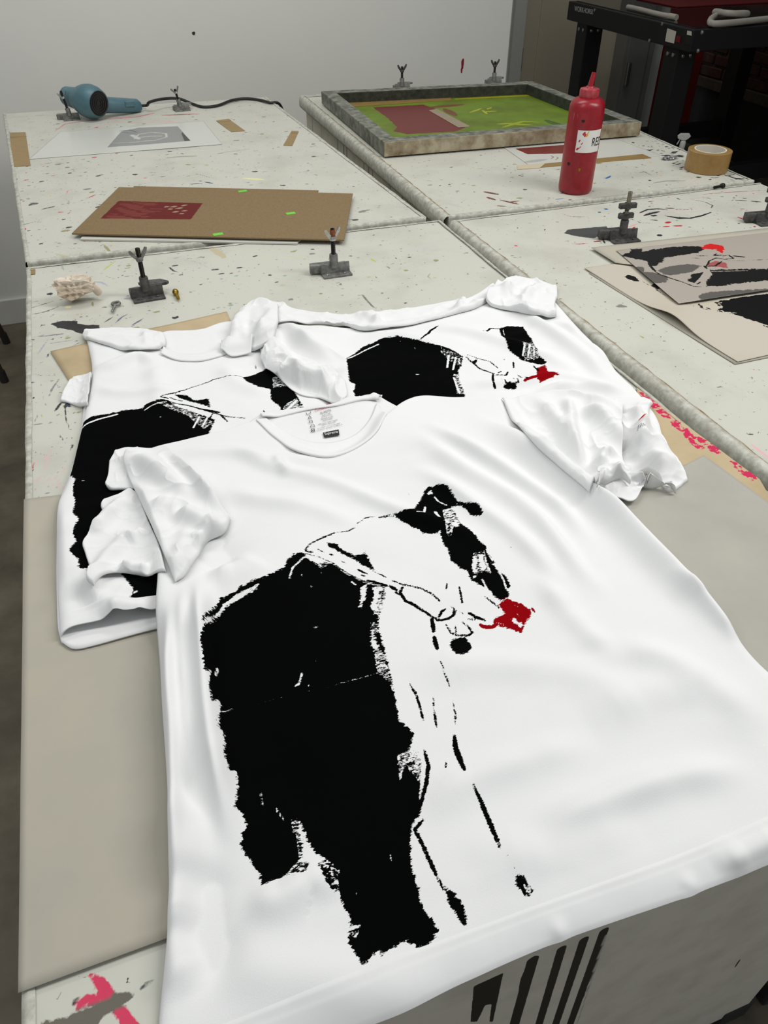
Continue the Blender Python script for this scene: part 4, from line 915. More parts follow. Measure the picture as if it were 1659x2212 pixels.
cloth('lower_panel', [(1300, 1062), (1345, 1052), (1380, 1018), (1420, 1030), (1450, 1056), (1489, 1031)], [(1280, 868), (1340, 852), (1390, 851), (1413, 862)], [(1300, 1062), (1292, 960), (1280, 868)], [(1489, 1031), (1468, 985), (1442, 945), (1404, 892), (1413, 862)], s3, 140, 110, off=.009, thick=.005, roll=(.004, .004, .004, .0015), cr=.003, cr_scale=14, seed=12, br=2, paint=tagprint,
      folds=[([(1370, 1000), (1380, 950), (1390, 910)], .016, .010), ([(1405, 1030), (1400, 980), (1380, 940)], .012, .010), ([(1430, 1045), (1420, 985), (1400, 940)], .012, .01), ([(1460, 1040), (1440, 990), (1410, 940)], .010, .01), ([(1350, 880), (1380, 900), (1400, 940)], .008, .01)])
cloth('sleeve_underlap', [(1290, 1068), (1330, 1078), (1368, 1084), (1392, 1052), (1420, 1040), (1462, 1058)], [(1290, 1025), (1340, 1008), (1400, 1004), (1448, 1022)], [(1290, 1068), (1290, 1025)], [(1462, 1058), (1448, 1022)], s3, 80, 40, off=.006, thick=.008, roll=(0, .004, .01, .0), cr=.002, seed=13, br=2, folds=[([(1395, 1050), (1400, 1025), (1410, 1010)], .014, .014)])

# ------------------------------------------------------------------ front shirt
s1 = thing('t_shirt', 'white printed t-shirt spread over the others, hem hanging over the table front', 't-shirt', (.22, .5, TH))
cloth('back_panel', [(400, 1100), (640, 1020), (700, 1020), (780, 1010), (980, 990)], [(566, 893), (650, 884), (725, 872), (790, 856), (822, 856)], [(400, 1100), (480, 960), (566, 893)], [(980, 990), (900, 900), (822, 856)], s1, 90, 60, off=.004, thick=.003, roll=(0, 0, 0, 0), wr=(.001, 9, 9), br=9)
HB = H.copy()                  # inside of the back panel, before the front is laid on it
f1 = [([(1000, 885), (1120, 955), (1240, 1028), (1350, 1125), (1450, 1228), (1560, 1340), (1670, 1445)], .014, .013, .022), ([(900, 900), (1000, 960), (1100, 1020), (1200, 1090), (1290, 1185)], .007, .011), ([(880, 925), (980, 1000), (1080, 1058), (1160, 1120), (1250, 1230), (1330, 1300)], .008, .011, .014), ([(870, 1000), (950, 1040), (1050, 1110), (1130, 1170), (1240, 1290)], .006, .012),
      ([(470, 950), (600, 1012), (760, 1062), (880, 1110), (1000, 1150), (1065, 1205)], .006, .011), ([(455, 1052), (560, 1080), (700, 1108), (800, 1140)], .005, .014), ([(590, 985), (610, 1010), (622, 1035)], .004, .007), ([(340, 985), (480, 975), (620, 990), (740, 1000)], .004, .012), ([(440, 1130), (450, 1180), (500, 1230)], -.008, .022), ([(440, 1240), (520, 1230), (560, 1200)], .005, .02),
      ([(900, 1775), (1000, 1690), (1150, 1640), (1300, 1600)], .005, .016), ([(1120, 1800), (1300, 1735), (1450, 1685), (1640, 1650)], .007, .014), ([(880, 1480), (1000, 1440), (1200, 1452), (1400, 1500)], .004, .02), ([(1250, 1560), (1400, 1500), (1550, 1480)], .005, .02), ([(1000, 1880), (1200, 1830), (1400, 1790)], .004, .02), ([(1300, 1400), (1420, 1420), (1560, 1500), (1650, 1600)], .006, .018), ([(1150, 1230), (1240, 1340), (1350, 1440)], .005, .014),
      ([(372, 1262), (366, 1450), (374, 1620), (372, 1820), (366, 2020)], .014, .008), ([(428, 1230), (440, 1400), (452, 1560), (478, 1720), (515, 1860)], .019, .014, .010), ([(398, 1250), (398, 1400), (408, 1580), (420, 1700)], .010, .008), ([(385, 1700), (400, 1820), (395, 1930), (420, 2020)], .008, .014), ([(440, 1840), (430, 1950), (450, 2040), (530, 2110)], -.007, .02), ([(520, 1925), (600, 1945), (680, 1900), (720, 1960)], .006, .014), ([(420, 2080), (600, 2100), (850, 2120), (1000, 2090)], .005, .02), ([(360, 1900), (380, 2050), (420, 2150)], .008, .016),
      ([(1195, 1960), (1210, 2010), (1222, 2060)], .0018, .006), ([(1480, 1860), (1490, 1905), (1500, 1950)], .0018, .007), ([(1530, 1855), (1600, 1825), (1690, 1785)], .005, .008), ([(590, 1640), (700, 1600), (860, 1560)], .003, .03), ([(1440, 1240), (1500, 1290), (1600, 1390)], .006, .008)]
L1 = [('w', -.088, .180), (336, 2212), (356, 2010), (361, 1850), (358, 1700), (345, 1500), (334, 1330), (337, 1222), (330, 1120), (305, 1030), (272, 985)]
T1 = [(272, 985), (330, 962), (400, 945), (480, 925), (552, 905), (590, 937), (640, 968), (700, 981), (760, 967), (810, 931), (835, 888), (900, 850), (980, 852), (1085, 852)]
R1 = [('w', .540, .180), (1664, 1442), (1560, 1322), (1440, 1200), (1360, 1112), (1275, 1048), (1200, 990), (1130, 920), (1085, 852)]
C1 = [('w', -.088, .180), ('w', .05, .179), ('w', .2, .182), ('w', .35, .178), ('w', .540, .180)]
o1, P1, V1 = cloth('front_panel', C1, T1, L1, R1, s1, 290, 370, off=.010, thick=.008, roll=(.012, .014, .008, 0), folds=f1, paint=print_one, hang=True, seed=1, wr=(.0016, 7, 12), br=9, solid=.0016,
                   seam=[([(1088, 862), (1125, 922), (1200, 996), (1268, 1048)], .002, .002)])
cloth('collar', [(552, 907), (590, 939), (640, 970), (700, 983), (760, 969), (810, 933), (836, 890)], [(570, 896), (606, 922), (650, 945), (700, 953), (758, 940), (796, 906), (815, 866)], [(552, 907), (570, 896)], [(836, 890), (815, 866)], s1, 120, 14, off=.004, thick=.0014, roll=(0, 0, .003, .003), br=2, wr=(.0003, 9, 9), solid=.002)
cloth('collar', [(566, 897), (650, 886), (728, 874), (790, 860), (818, 862)], [(562, 891), (650, 881), (725, 868), (790, 851), (826, 851)], [(566, 897), (562, 891)], [(818, 862), (826, 851)], s1, 90, 10, off=.003, thick=.0008, roll=(0, 0, .002, .002), br=2, wr=(.0003, 9, 9), solid=.002,
      folds=[([(800, 850), (812, 858), (815, 870)], .003, .008)])
hem_from(P1, V1, 290, 370, .024, s1, True)
Ks = crop(120, 900, 3.318)
# sleeve on the print side: three layers
cloth('sleeve_underlap', Ks((350, 468), (385, 506), (470, 505), (575, 500)), Ks((420, 240), (460, 218), (520, 205), (600, 215)), Ks((350, 468), (372, 400), (385, 300), (420, 240)), Ks((575, 500), (560, 400), (560, 300), (600, 215)), s1, 60, 60, off=.006, thick=.004, roll=(.004, .0015, .004, .002), cr=.0018, seed=14, br=2)
cloth('sleeve_underlap', Ks((270, 1198), (420, 1098), (560, 1112), (700, 1108), (790, 1090)), Ks((335, 580), (440, 545), (520, 500), (590, 530)), Ks((270, 1198), (215, 1142), (240, 1080), (205, 960), (188, 885), (250, 800), (330, 690), (318, 620), (335, 580)), Ks((790, 1090), (740, 900), (660, 720), (590, 530)), s1, 110, 110, off=.006, thick=.0035, roll=(.003, .003, .003, .0015), cr=.002, cr_scale=20, seed=15, br=2,
      folds=[(Ks((240, 850), (330, 760), (450, 640), (540, 560)), .008, .010), (Ks((260, 1120), (360, 1020), (480, 900), (560, 780)), .006, .01), (Ks((430, 1080), (560, 1085), (680, 1080)), .008, .007), (Ks((500, 900), (600, 850), (640, 800)), .005, .008)])
cloth('sleeve', Ks((850, 1160), (930, 1105), (1010, 985), (1085, 875), (1210, 805), (1252, 715)), Ks((490, 225), (600, 200), (700, 205), (800, 195)), Ks((850, 1160), (790, 1010), (700, 800), (600, 580), (530, 440), (480, 290), (490, 225)), Ks((1252, 715), (1180, 620), (1080, 500), (950, 380), (880, 280), (800, 195)), s1, 150, 170, off=.007, thick=.004, roll=(.006, .003, .003, .0025), cr=.0024, cr_scale=14, seed=16, br=2,
      folds=[(Ks((520, 240), (640, 340), (760, 440), (860, 560)), .008, .011), (Ks((560, 250), (700, 320), (860, 460), (960, 600)), .006, .010), (Ks((820, 230), (900, 340), (1060, 500), (1160, 640), (1190, 700)), .009, .008), (Ks((900, 640), (960, 720), (1100, 780), (1220, 720)), .008, .012), (Ks((860, 1140), (900, 1000), (940, 850), (960, 760)), .007, .012), (Ks((700, 620), (800, 640), (900, 650)), .005, .012), (Ks((1000, 960), (1080, 860), (1210, 780)), .008, .010), (Ks((560, 440), (680, 700), (790, 950)), .006, .014)])
# sleeve on the gap side
cloth('sleeve', [(1275, 1050), (1300, 1024), (1330, 1008), (1356, 1013)], [(1085, 852), (1160, 845), (1230, 843), (1346, 863)], [(1275, 1050), (1200, 992), (1128, 922), (1085, 852)], [(1356, 1013), (1348, 960), (1345, 910), (1346, 863)], s1, 150, 120, off=.007, thick=.005, roll=(.006, .0015, .005, .0015), cr=.0028, cr_scale=12, seed=18, br=2,
      folds=[([(1150, 850), (1190, 900), (1230, 960), (1270, 1030)], .008, .011), ([(1225, 850), (1228, 900), (1240, 970), (1262, 1030)], .010, .010), ([(1235, 890), (1290, 890), (1330, 930), (1345, 960)], .008, .011), ([(1190, 850), (1260, 855), (1340, 880)], .005, .010), ([(1290, 1020), (1300, 990), (1340, 985)], .010, .008)])
cloth('cuff', [(1292, 1046), (1310, 1040), (1340, 1028), (1362, 1040)], [(1290, 1012), (1310, 1004), (1340, 1006), (1362, 1008)], [(1292, 1046), (1290, 1012)], [(1362, 1040), (1362, 1008)], s1, 50, 26, off=.006, thick=.006, roll=(0, 0, 0, .002), cr=.002, seed=19, br=2, folds=[([(1300, 1045), (1308, 1020), (1310, 1008)], .008, .006), ([(1330, 1036), (1335, 1018), (1338, 1008)], .008, .006)])

# printed neck label on the inside of the back panel
def text_part(s, quad, mat, parent, hfun, lift=.0012, name='label_print'):
    cu = bpy.data.curves.new('t', 'FONT'); cu.body = s; to = bpy.data.objects.new('t', cu); COL.objects.link(to)
    dg = bpy.context.evaluated_depsgraph_get(); me = bpy.data.meshes.new_from_object(to.evaluated_get(dg)); bpy.data.objects.remove(to)
    n = len(me.vertices); c = np.zeros(n*3); me.vertices.foreach_get('co', c); c = c.reshape(-1, 3)
    lo, hi = c[:, :2].min(0), c[:, :2].max(0); hi[1] = max(hi[1], lo[1]+.5); uv = (c[:, :2]-lo)/(hi-lo)
    P3 = hfun(quad, uv)
    P3[:, 2] += lift
    me.vertices.foreach_set('co', P3.ravel()); me.materials.clear(); me.materials.append(mat); me.update()
    return link(name, me, parent)
LZ = float(sample(HB, *place((715, 925), HB, 0)))     # height of the back panel at the neck label
def on_cloth(quad, uv):
    q = [un(*p, LZ) for p in quad]; P2 = bilerp(q, uv[:, 0], uv[:, 1]); return np.c_[P2, sample(HB, P2[:, 0], P2[:, 1])]
Kl = crop(560, 780, 4.1475)
lb = link('neck_label', mesh_from('neck_label', *(lambda q: (q, [(0, 1, 2, 3)]))([tuple(v) for v in on_cloth(Kl((582, 690), (718, 660), (712, 616), (570, 648)), np.array([[0, 0], [1, 0], [1, 1], [0, 1.]]))+np.array([0, 0, .0018])]), (M['ink'],), False), s1)
lb['label'] = 'black box with white lettering printed inside the neck'
text_part('Supreme', Kl((592, 680), (708, 654), (702, 628), (582, 653)), M['ink_white'], lb, on_cloth, .0028, 'lettering')
text_part('Hanes', Kl((505, 460), (645, 434), (643, 424), (503, 450)), M['ink_red'], s1, on_cloth, .0016)
text_part('Comfort Soft', Kl((500, 475), (664, 446), (662, 435), (498, 464)), M['ink_red'], s1, on_cloth, .0016)
for s_, a_, b_, h_ in [('XL/XG/TG', (547, 498), (645, 480), 15), ('Made in India', (565, 512), (640, 498), 8), ('Fabriqué en Inde', (558, 527), (655, 509), 8), ('Fabricado en India', (556, 541), (664, 521), 8), ('Hecho en India', (572, 553), (656, 536), 8), ('100% Cotton / Coton / Cotone', (530, 583), (702, 545), 8), ('Algodón / Baumwolle', (560, 590), (686, 562), 8), ('Para México: Lavar con detergente', (525, 617), (728, 571), 8), ('No exprimir  RN 15763  CA 00153  M', (515, 636), (746, 580), 8)]:
    text_part(s_, Kl(a_, b_, (b_[0]-2, b_[1]-h_), (a_[0]-2, a_[1]-h_)), M['ink'], s1, on_cloth, .0016)
def outline(pts, w, z=.0018):
    mb = MB()
    for a_, b_ in zip(pts[:-1], pts[1:]):
        a2, b2 = un(*a_, LZ), un(*b_, LZ); d = (b2-a2)/max(np.linalg.norm(b2-a2), 1e-6); n_ = np.array([-d[1], d[0]])*w
        q = [a2-n_, b2-n_, b2+n_, a2+n_]; mb.add([(p[0], p[1], float(sample(HB, p[0], p[1]))+z) for p in q], [(0, 1, 2, 3)])
    return mb
for pts in [Kl((421, 476), (428, 494), (456, 490), (461, 470)), Kl((440, 530), (452, 503), (468, 526), (440, 530)), Kl((447, 545), (473, 540), (477, 564), (450, 568), (447, 545)), Kl((458, 605), (468, 582), (490, 578), (496, 600), (458, 605)), Kl((466, 620), (494, 616), (498, 640), (468, 646), (466, 620), (498, 640), (468, 646), (494, 616))]:
    outline(pts, .00035).obj('care_symbol', M['ink'], s1)

# ------------------------------------------------------------------ hinge clamps
def wing_nut(mb, z, s=1.0, rot=0.0):
    c, sn = math.cos(rot), math.sin(rot)
    mb.lathe([(.0075*s, z), (.0085*s, z+.004*s), (.007*s, z+.010*s)], 12)
    for d in (-1, 1):
        prof = [(.004, .001), (.012, .008), (.020, .018), (.0225, .026), (.018, .028), (.012, .020), (.004, .010)]
        V = []; n = len(prof); tk = .0018*s
        for t_ in (-tk, tk):
            for x, zz in prof:
                X, Y = d*x*s, t_; V.append((X*c-Y*sn, X*sn+Y*c, z+zz*s))
        Fc = [tuple(range(n)), tuple(range(n, 2*n))[::-1]]+[(i, n+i, n+(i+1) % n, (i+1) % n) for i in range(n)]
        mb.add(V, Fc)
    return mb
def make_clamp(label, px, py, kind='plate', rot=0.0, mirror=1, mat='metal_dark', nut='wing', tip='rod', rod_h=.09, s=1.0, lean=0.0):
    p = un(px, py)
    t = thing('hinge_clamp', label, 'clamp', (float(p[0]), float(p[1]), TH), rotz=rot, local=True)
    m = mirror
    b = MB(); b.box(-.036*s, .036*s, -.004*s, .024*s, 0, .018*s); b.bevelled(.003*s); b.obj('base', M[mat], t)
    b = MB(); b.box(-.034*s, .038*s, -.030*s, -.006*s, 0, .005*s); b.bevelled(.002*s); b.obj('front_plate', M[mat], t)
    b = MB(); b.add([(x*s, y*s, z*s) for x, y, z in [(-.034, -.0075, .004), (.038, -.0075, .004), (.038, -.0035, .026), (-.034, -.0035, .026), (-.034, -.003, .004), (.038, -.003, .004), (.038, .0005, .026), (-.034, .0005, .026)]],
                    [(0, 1, 2, 3), (7, 6, 5, 4), (0, 4, 5, 1), (3, 2, 6, 7), (1, 5, 6, 2), (0, 3, 7, 4)]); b.bevelled(.0012*s); b.obj('hinge_lip', M[mat], t)
    if kind == 'plate':
        b = MB(); b.prism([(m*x*s, y*s) for x, y in [(-.004, .002), (.050, .004), (.056, .010), (.040, .030), (.010, .034), (-.012, .028)]], .019*s, .026*s); b.bevelled(.0018*s); b.obj('jaw', M[mat], t)
    else:
        b = MB(); b.prism([(m*x*s, y*s) for x, y in [(-.060, .004), (-.030, -.002), (.004, .0), (.006, .02), (-.056, .022)]], .004*s, .024*s); b.bevelled(.002*s); b.obj('jaw', M[mat], t)
    for k in (-1, 1):
        bt = MB(); bt.lathe([(.0035*s, .005*s), (.0035*s, .0068*s), (.002*s, .0076*s)], 10, Matrix.Translation((k*.022*s, -.019*s, 0))); bt.obj('screw', M['zinc'] if mat != 'metal_black' else M[mat], t)
    L = Matrix.Rotation(lean, 4, 'Y')
    b = MB(); b.lathe([(.0105*s, .016*s), (.010*s, .046*s), (.009*s, .048*s), (.0066*s, .0482*s)], 18, L); b.obj('collar', M[mat], t, smooth=True)
    prof = []; z = .04*s; zt = (.048+rod_h)*s
    rr = .0056*s
    while z < zt:
        prof += [(rr, z), (rr*.86, z+.0009)]; z += .0018
    b = MB(); b.lathe(prof+[(rr*.6, zt)], 12, L)
    rod = b.obj('rod', M['rod'] if tip != 'steel' else M['rod_steel'], t, smooth=False)
    if tip == 'rust':
        b = MB(); b.lathe([(.0062*s, zt-.020*s), (.0064*s, zt-.004*s), (.004*s, zt)], 14, L); b.obj('rod_end', M['rust'], t, smooth=True)
    if nut == 'wing':
        b = wing_nut(MB(), (.048+rod_h*.55)*s, s, .35*m); b.V = [tuple(L @ Vector(v)) for v in b.V]; b.obj('wing_nut', M['zinc'] if mat != 'metal_black' else M['metal_dark'], t)
    elif nut == 'bar':
        for zc, w in ((.048+rod_h*.42, .022), (.052, .019)):
            b = MB(); zz = zc*s
            b.box(-w*s, w*s, -.0055*s, .0055*s, zz, zz+.012*s); b.bevelled(.0015*s); b.lathe([(.0085*s, zz-.001), (.0085*s, zz+.013*s)], 12); b.obj('bar_nut', M[mat], t)
    elif nut == 'wing_black':
        b = wing_nut(MB(), (.048+rod_h*.5)*s, s*1.1, .2); b.obj('wing_nut', M['metal_black'], t)
    return t
make_clamp('grimy grey hinge clamp beside the crumpled paper towel', 318, 641, 'plate', .06, 1, 'metal_black', 'wing', 'rod', .066, .80)
make_clamp('grey hinge clamp with a rusty rod end near the chipboard corner', 722, 590, 'arm', .0, 1, 'metal_dark', 'wing', 'rust', .060, .80)
make_clamp('black hinge clamp with bar nuts at the corner of the printed newsprint', 1342, 517, 'arm', -.12, 1, 'metal_black', 'bar', 'steel', .066, .86)
make_clamp('black hinge clamp standing in pink ink at the far edge of the newsprint', 1654, 480, 'arm', -.1, 1, 'metal_black', 'bar', 'steel', .066, .86)
make_clamp('small chrome hinge clamp touching the hair dryer', 154, 258, 'arm', .05, 1, 'metal_dark', 'wing', 'rod', .070, .70, -.14)
make_clamp('chrome hinge clamp lying in red ink beside the dryer cord', 392, 238, 'plate', .1, 1, 'metal_dark', 'wing', 'rod', .045, .70, -.18)
for lab, px, py in [('dark wing-nut clamp at the back of the screen, next to the paint flecks', 868, 194), ('dark wing-nut clamp at the back of the screen, next to the door recess', 1066, 182)]:
    make_clamp(lab, px, py, 'plate', 0, 1, 'metal_dark', 'wing_black', 'rod', .045, .8)

# ------------------------------------------------------------------ hair dryer with its cord
dp = un(203, 259); dth = 2.33
hd = thing('hair_dryer', 'teal hair dryer lying on its side by the wall', 'hair dryer', (float(dp[0]), float(dp[1]), TH))
ax = Vector((-.60, .78, .03)).normalized(); cpos = Vector((dp[0], dp[1]+.01, TH+.051))
Q = ax.to_track_quat('Z', 'Y').to_matrix().to_4x4()
MX = Matrix.Translation(cpos) @ Q @ Matrix.Scale(.9, 4)
b = MB(); b.lathe([(.040, -.046), (.0445, -.042), (.052, -.022), (.055, .0), (.052, .022), (.044, .045), (.036, .062), (.033, .072)], 36, MX, cap=False); b.obj('barrel', M['dryer'], hd, smooth=True)
b = MB(); b.lathe([(.034, .068), (.0345, .074), (.031, .120), (.029, .120), (.031, .074)], 32, MX, cap=False); b.obj('nozzle', M['dryer'], hd, smooth=True)
b = MB(); b.lathe([(.0405, -.0455), (.0385, -.0475), (.030, -.043), (.004, -.041)], 32, MX, cap=True); gr = b.obj('intake_grille', M['black_plastic'], hd, smooth=True)
for k in range(4):
    b = MB(); b.lathe([(.009+k*.008, -.0475), (.0115+k*.008, -.0475), (.0115+k*.008, -.043), (.009+k*.008, -.043)], 28, MX, cap=False); b.obj('grille_ring', M['black_plastic'], gr)
hdir = Vector((.93, .33, -.06)).normalized(); h0 = cpos+hdir*.03+Vector((0, 0, -.012))
n = 14; V = []; Fc = []; up = Vector((0, 0, 1)); sd = hdir.cross(up).normalized()
for i in range(n):
    t_ = i/(n-1); p = h0+hdir*(.135*t_)+Vector((0, 0, -.012*t_)); wy_ = .022-.006*t_+.004*math.sin(t_*3.1); wz = .024-.004*t_
    if i == n-1: wy_ *= .6; wz *= .6
    for k in range(14):
        a = 2*math.pi*k/14; c_, s_ = math.cos(a), math.sin(a); e = .75
        V.append(tuple(p+sd*(math.copysign(abs(c_)**e, c_)*wy_)+up*(math.copysign(abs(s_)**e, s_)*wz)))
for i in range(n-1):
    for k in range(14): Fc.append((i*14+k, i*14+(k+1) % 14, (i+1)*14+(k+1) % 14, (i+1)*14+k))
Fc += [tuple(range(14))[::-1], tuple((n-1)*14+k for k in range(14))]
b = MB(); b.add(V, Fc); b.obj('handle', M['dryer'], hd, smooth=True)
b = MB(); sp = h0+hdir*.09+sd*.021; b.box(-.016, .016, -.004, .004, -.008, .008); b.bevelled(.002)
b.V = [tuple(Matrix.Translation(sp) @ hdir.to_track_quat('X', 'Z').to_matrix().to_4x4() @ Vector(v)) for v in b.V]; b.obj('switch', M['dryer'], hd)
hend = h0+hdir*.138+Vector((0, 0, -.012))
cpts = [tuple(hend-hdir*.01), tuple(hend+hdir*.02)]
for px, py, z in [(322, 221, .030), (350, 214, .030), (385, 213, .024), (415, 224, .006), (440, 231, .0045), (470, 228, .0045), (500, 217, .006), (530, 213, .006), (560, 216, .0045), (582, 222, .0045)]:
    p = un(px, py, TH+z); cpts.append((p[0], p[1], TH+z))
cpts += [(cpts[-1][0]+.045, cpts[-1][1]+.01, TH-.02), (cpts[-1][0]+.06, cpts[-1][1]+.01, TH-.2), (cpts[-1][0]+.06, cpts[-1][1]+.02, .02)]
b = MB(); b.tube([tuple(v) for v in resample(np.array(cpts), 150)], .0045, 8); b.obj('cord', M['rubber'], hd, smooth=True)

# ------------------------------------------------------------------ flat things on the far left table
A_ = Paint()
def tp(px, py, z=0): return un(px, py, TH+z)
BZ = .012
for k, (name, pts, z, lab, mat) in enumerate([
        ('foam_board', [(173, 516), (641, 525), (735, 430), (272, 410)], .0045, 'white foam board with dark edges lowest under the chipboard sheets', 'white_board'),
        ('chipboard_sheet', [(190, 503), (650, 512), (688, 411), (290, 402)], .0075, 'brown chipboard sheet mostly hidden between the top sheet and the foam board', 'board')]):
    q = [tp(*p, z) for p in pts]; b = MB(); b.prism([tuple(p) for p in q], TH+z-.0036 if k == 0 else TH+z-.0028, TH+z); 
    o = b.obj(name, M[mat]); 
    if mat == 'board': Paint().apply(o.data, np.array([v.co[:2] for v in o.data.vertices]))
    tag(o, lab, 'board')
bz = .0115
q = [tp(155, 504, bz), tp(743, 518, bz), tp(762, 418, bz), tp(257, 404, bz)]
Pb = Paint(); DR = lin(98, 24, 22)
tb = lambda *pts: [tp(*p, bz) for p in pts]
Pb.poly(tb((217, 472), (256, 434), (438, 439), (412, 474)), DR)
for x, y, w in [(375, 447, 12), (388, 450, 14), (398, 444, 10), (380, 458, 12), (368, 452, 8), (398, 456, 9), (360, 447, 6), (392, 462, 8)]: Pb.stroke(tb((x-w*.4, y), (x+w*.4, y-1)), .008, lin(160, 138, 116), .5)
for k in range(16): 
    y = 438+k*2.2; x0 = 256-(y-434)*1.02+random.random()*10; Pb.stroke(tb((x0+20*random.random(), y), (x0+60+80*random.random(), y+random.random())), .0016, lin(126, 62, 52), .6)
n1, n2 = 190, 100
u, v = np.meshgrid(np.linspace(0, 1, n1), np.linspace(0, 1, n2)); P2 = bilerp(q, u.ravel(), v.ravel()); V = np.c_[P2, np.full(len(P2), TH+bz)]
m = mesh_from('chipboard_sheet', V, grid_faces(n1, n2), (M['board'],), False); Pb.apply(m, P2); o = link('chipboard_sheet', m)
md = o.modifiers.new('thickness', 'SOLIDIFY'); md.thickness = .003; md.offset = -1
tag(o, 'brown chipboard sheet with a dark red print and green tape dots on top', 'board')
for px, py in [(524, 413), (628, 461), (471, 506)]:
    c = tp(px, py, bz); b = MB(); b.prism([(c[0]-.010, c[1]-.007), (c[0]+.011, c[1]-.006), (c[0]+.010, c[1]+.007), (c[0]-.011, c[1]+.006)], TH+bz-.0002, TH+bz+.0005)
    b.obj('green_tape_dot', M['green_tape'], o)
for name, pts, lab, mat in [('tape_strip', [(27, 360), (66, 358), (55, 286), (21, 287)], 'wide brown tape strip stuck down at the wall-side table corner', 'tape'),
                            ('tape_strip', [(500, 285), (530, 283), (494, 257), (467, 261)], 'short brown tape strip by the clear film', 'tape'),
                            ('tape_strip', [(612, 314), (631, 315), (645, 284), (630, 283)], 'torn brown tape piece near the table gap', 'tape'),
                            ('tape_strip', [(58, 594), (76, 592), (76, 582), (60, 584)], 'tiny brown tape piece at the corner beside the crumpled towel', 'tape')]:
    q = [tuple(tp(*p, .001)) for p in pts]; b = MB(); b.prism(q, TH+.0004, TH+.0014); o = b.obj(name, M[mat]); tag(o, lab, 'tape')
    Cn = np.mean(np.array(q), 0); b = MB(); e = [q[2], q[3], tuple(np.array(q[3])*.85+np.array(q[0])*.15), tuple(np.array(q[2])*.85+np.array(q[1])*.15)]
    b.prism(e, TH+.0013, TH+.0019); b.obj('folded_end', M['tape'], o)
# clear film with a grey picture
Pf = Paint(); ff = lambda *pts: [tp(*p, .0015) for p in pts]; G1 = lin(140, 141, 140); G0 = lin(196, 197, 190)
Pf.poly(ff((232, 318), (262, 284), (300, 276), (384, 273), (411, 304), (320, 312)), G1); Pf.poly(ff((392, 284), (412, 304), (398, 305)), lin(44, 46, 46))
for pts, w, c in [([(290, 300), (300, 290), (330, 286), (358, 289), (360, 296), (335, 303), (300, 306), (280, 308)], 3.2, G0), ([(300, 297), (325, 294), (348, 294)], 4, G0), ([(258, 283), (280, 281), (296, 286)], 4, lin(96, 98, 96)), ([(266, 286), (290, 288)], 3, lin(96, 98, 96)), ([(222, 308), (255, 309), (285, 307)], 2.2, lin(170, 171, 168)), ([(285, 292), (300, 300)], 10, G0)]:
    Pf.stroke(ff(*pts), w*mpp(300, 295), c, .3)
sheet('clear_film', [(62, 344), (480, 312), (440, 262), (130, 285)], M['film'], 'clear film with a grey printed picture beside the hair dryer', 'film', (150, 110), wave=.0006, zoff=.0008, paint=Pf, add=False, base_tab=True)

# ------------------------------------------------------------------ screen frame on the far right table
fz = .042
fc = [np.array(p) for p in [(.752, 2.118), (1.542, 2.078), (1.512, 2.700), (.768, 2.795)]]
sf = thing('screen_frame', 'stained wooden printing screen with green mesh on the far work table', 'screen', (1.14, 2.42, TH))
cenf = np.mean(fc, 0)
def inset(pts, d):
    out = []
    for i in range(4):
        a, p, c2 = pts[i-1], pts[i], pts[(i+1) % 4]; e1 = (p-a)/np.linalg.norm(p-a); e2 = (c2-p)/np.linalg.norm(c2-p)
        n1_, n2_ = np.array([-e1[1], e1[0]]), np.array([-e2[1], e2[0]]); bis = n1_+n2_; out.append(p+bis*d/(1+n1_@n2_))
    return out
fi = inset(fc, .042)
for i in range(4):
    a, c2, ci, ai = fc[i], fc[(i+1) % 4], fi[(i+1) % 4], fi[i]
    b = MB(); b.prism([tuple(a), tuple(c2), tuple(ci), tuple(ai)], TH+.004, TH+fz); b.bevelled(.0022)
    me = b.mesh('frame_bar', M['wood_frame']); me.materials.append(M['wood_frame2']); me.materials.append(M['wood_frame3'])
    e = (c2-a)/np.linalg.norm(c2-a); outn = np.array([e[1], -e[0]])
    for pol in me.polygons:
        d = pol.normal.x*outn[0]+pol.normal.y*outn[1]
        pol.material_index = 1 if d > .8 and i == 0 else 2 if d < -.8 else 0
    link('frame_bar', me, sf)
Pm = Paint(); MZ = .010; mp_ = lambda *pts: [tp(*p, MZ) for p in pts]; MR = lin(104, 26, 22)
Pm.poly(mp_((806, 232), (915, 226), (945, 236), (985, 262), (1004, 276), (985, 284), (880, 290), (848, 283), (858, 275), (838, 256)), MR)
Pm.stroke(mp_((930, 232), (1000, 226)), .03, lin(108, 60, 20), .6); Pm.stroke(mp_((960, 235), (985, 250)), .03, lin(108, 60, 20), .6)
for pts in [[(1015, 243), (1040, 234)], [(1042, 238), (1052, 246)], [(1048, 241), (1072, 240)], [(1052, 236), (1062, 232)]]: Pm.stroke(mp_(*pts), .010, lin(170, 170, 30), .6)
for pts in [[(1085, 275), (1130, 262), (1165, 264)], [(1100, 268), (1150, 270)], [(1120, 277), (1160, 274)], [(1075, 268), (1110, 266)]]: Pm.stroke(mp_(*pts), .016, lin(150, 160, 26), .7)
Pm.stroke(mp_((985, 214), (1060, 210), (1145, 206)), .016, lin(176, 158, 30), .2)
Pm.stroke(mp_((1180, 260), (1220, 275)), .03, lin(70, 96, 26), .5)
gi = [p+(cenf-p)/np.linalg.norm(cenf-p)*-.006 for p in fi]
u, v = np.meshgrid(np.linspace(0, 1, 200), np.linspace(0, 1, 160)); P2 = bilerp(gi, u.ravel(), v.ravel()); V = np.c_[P2, np.full(len(P2), TH+MZ)]
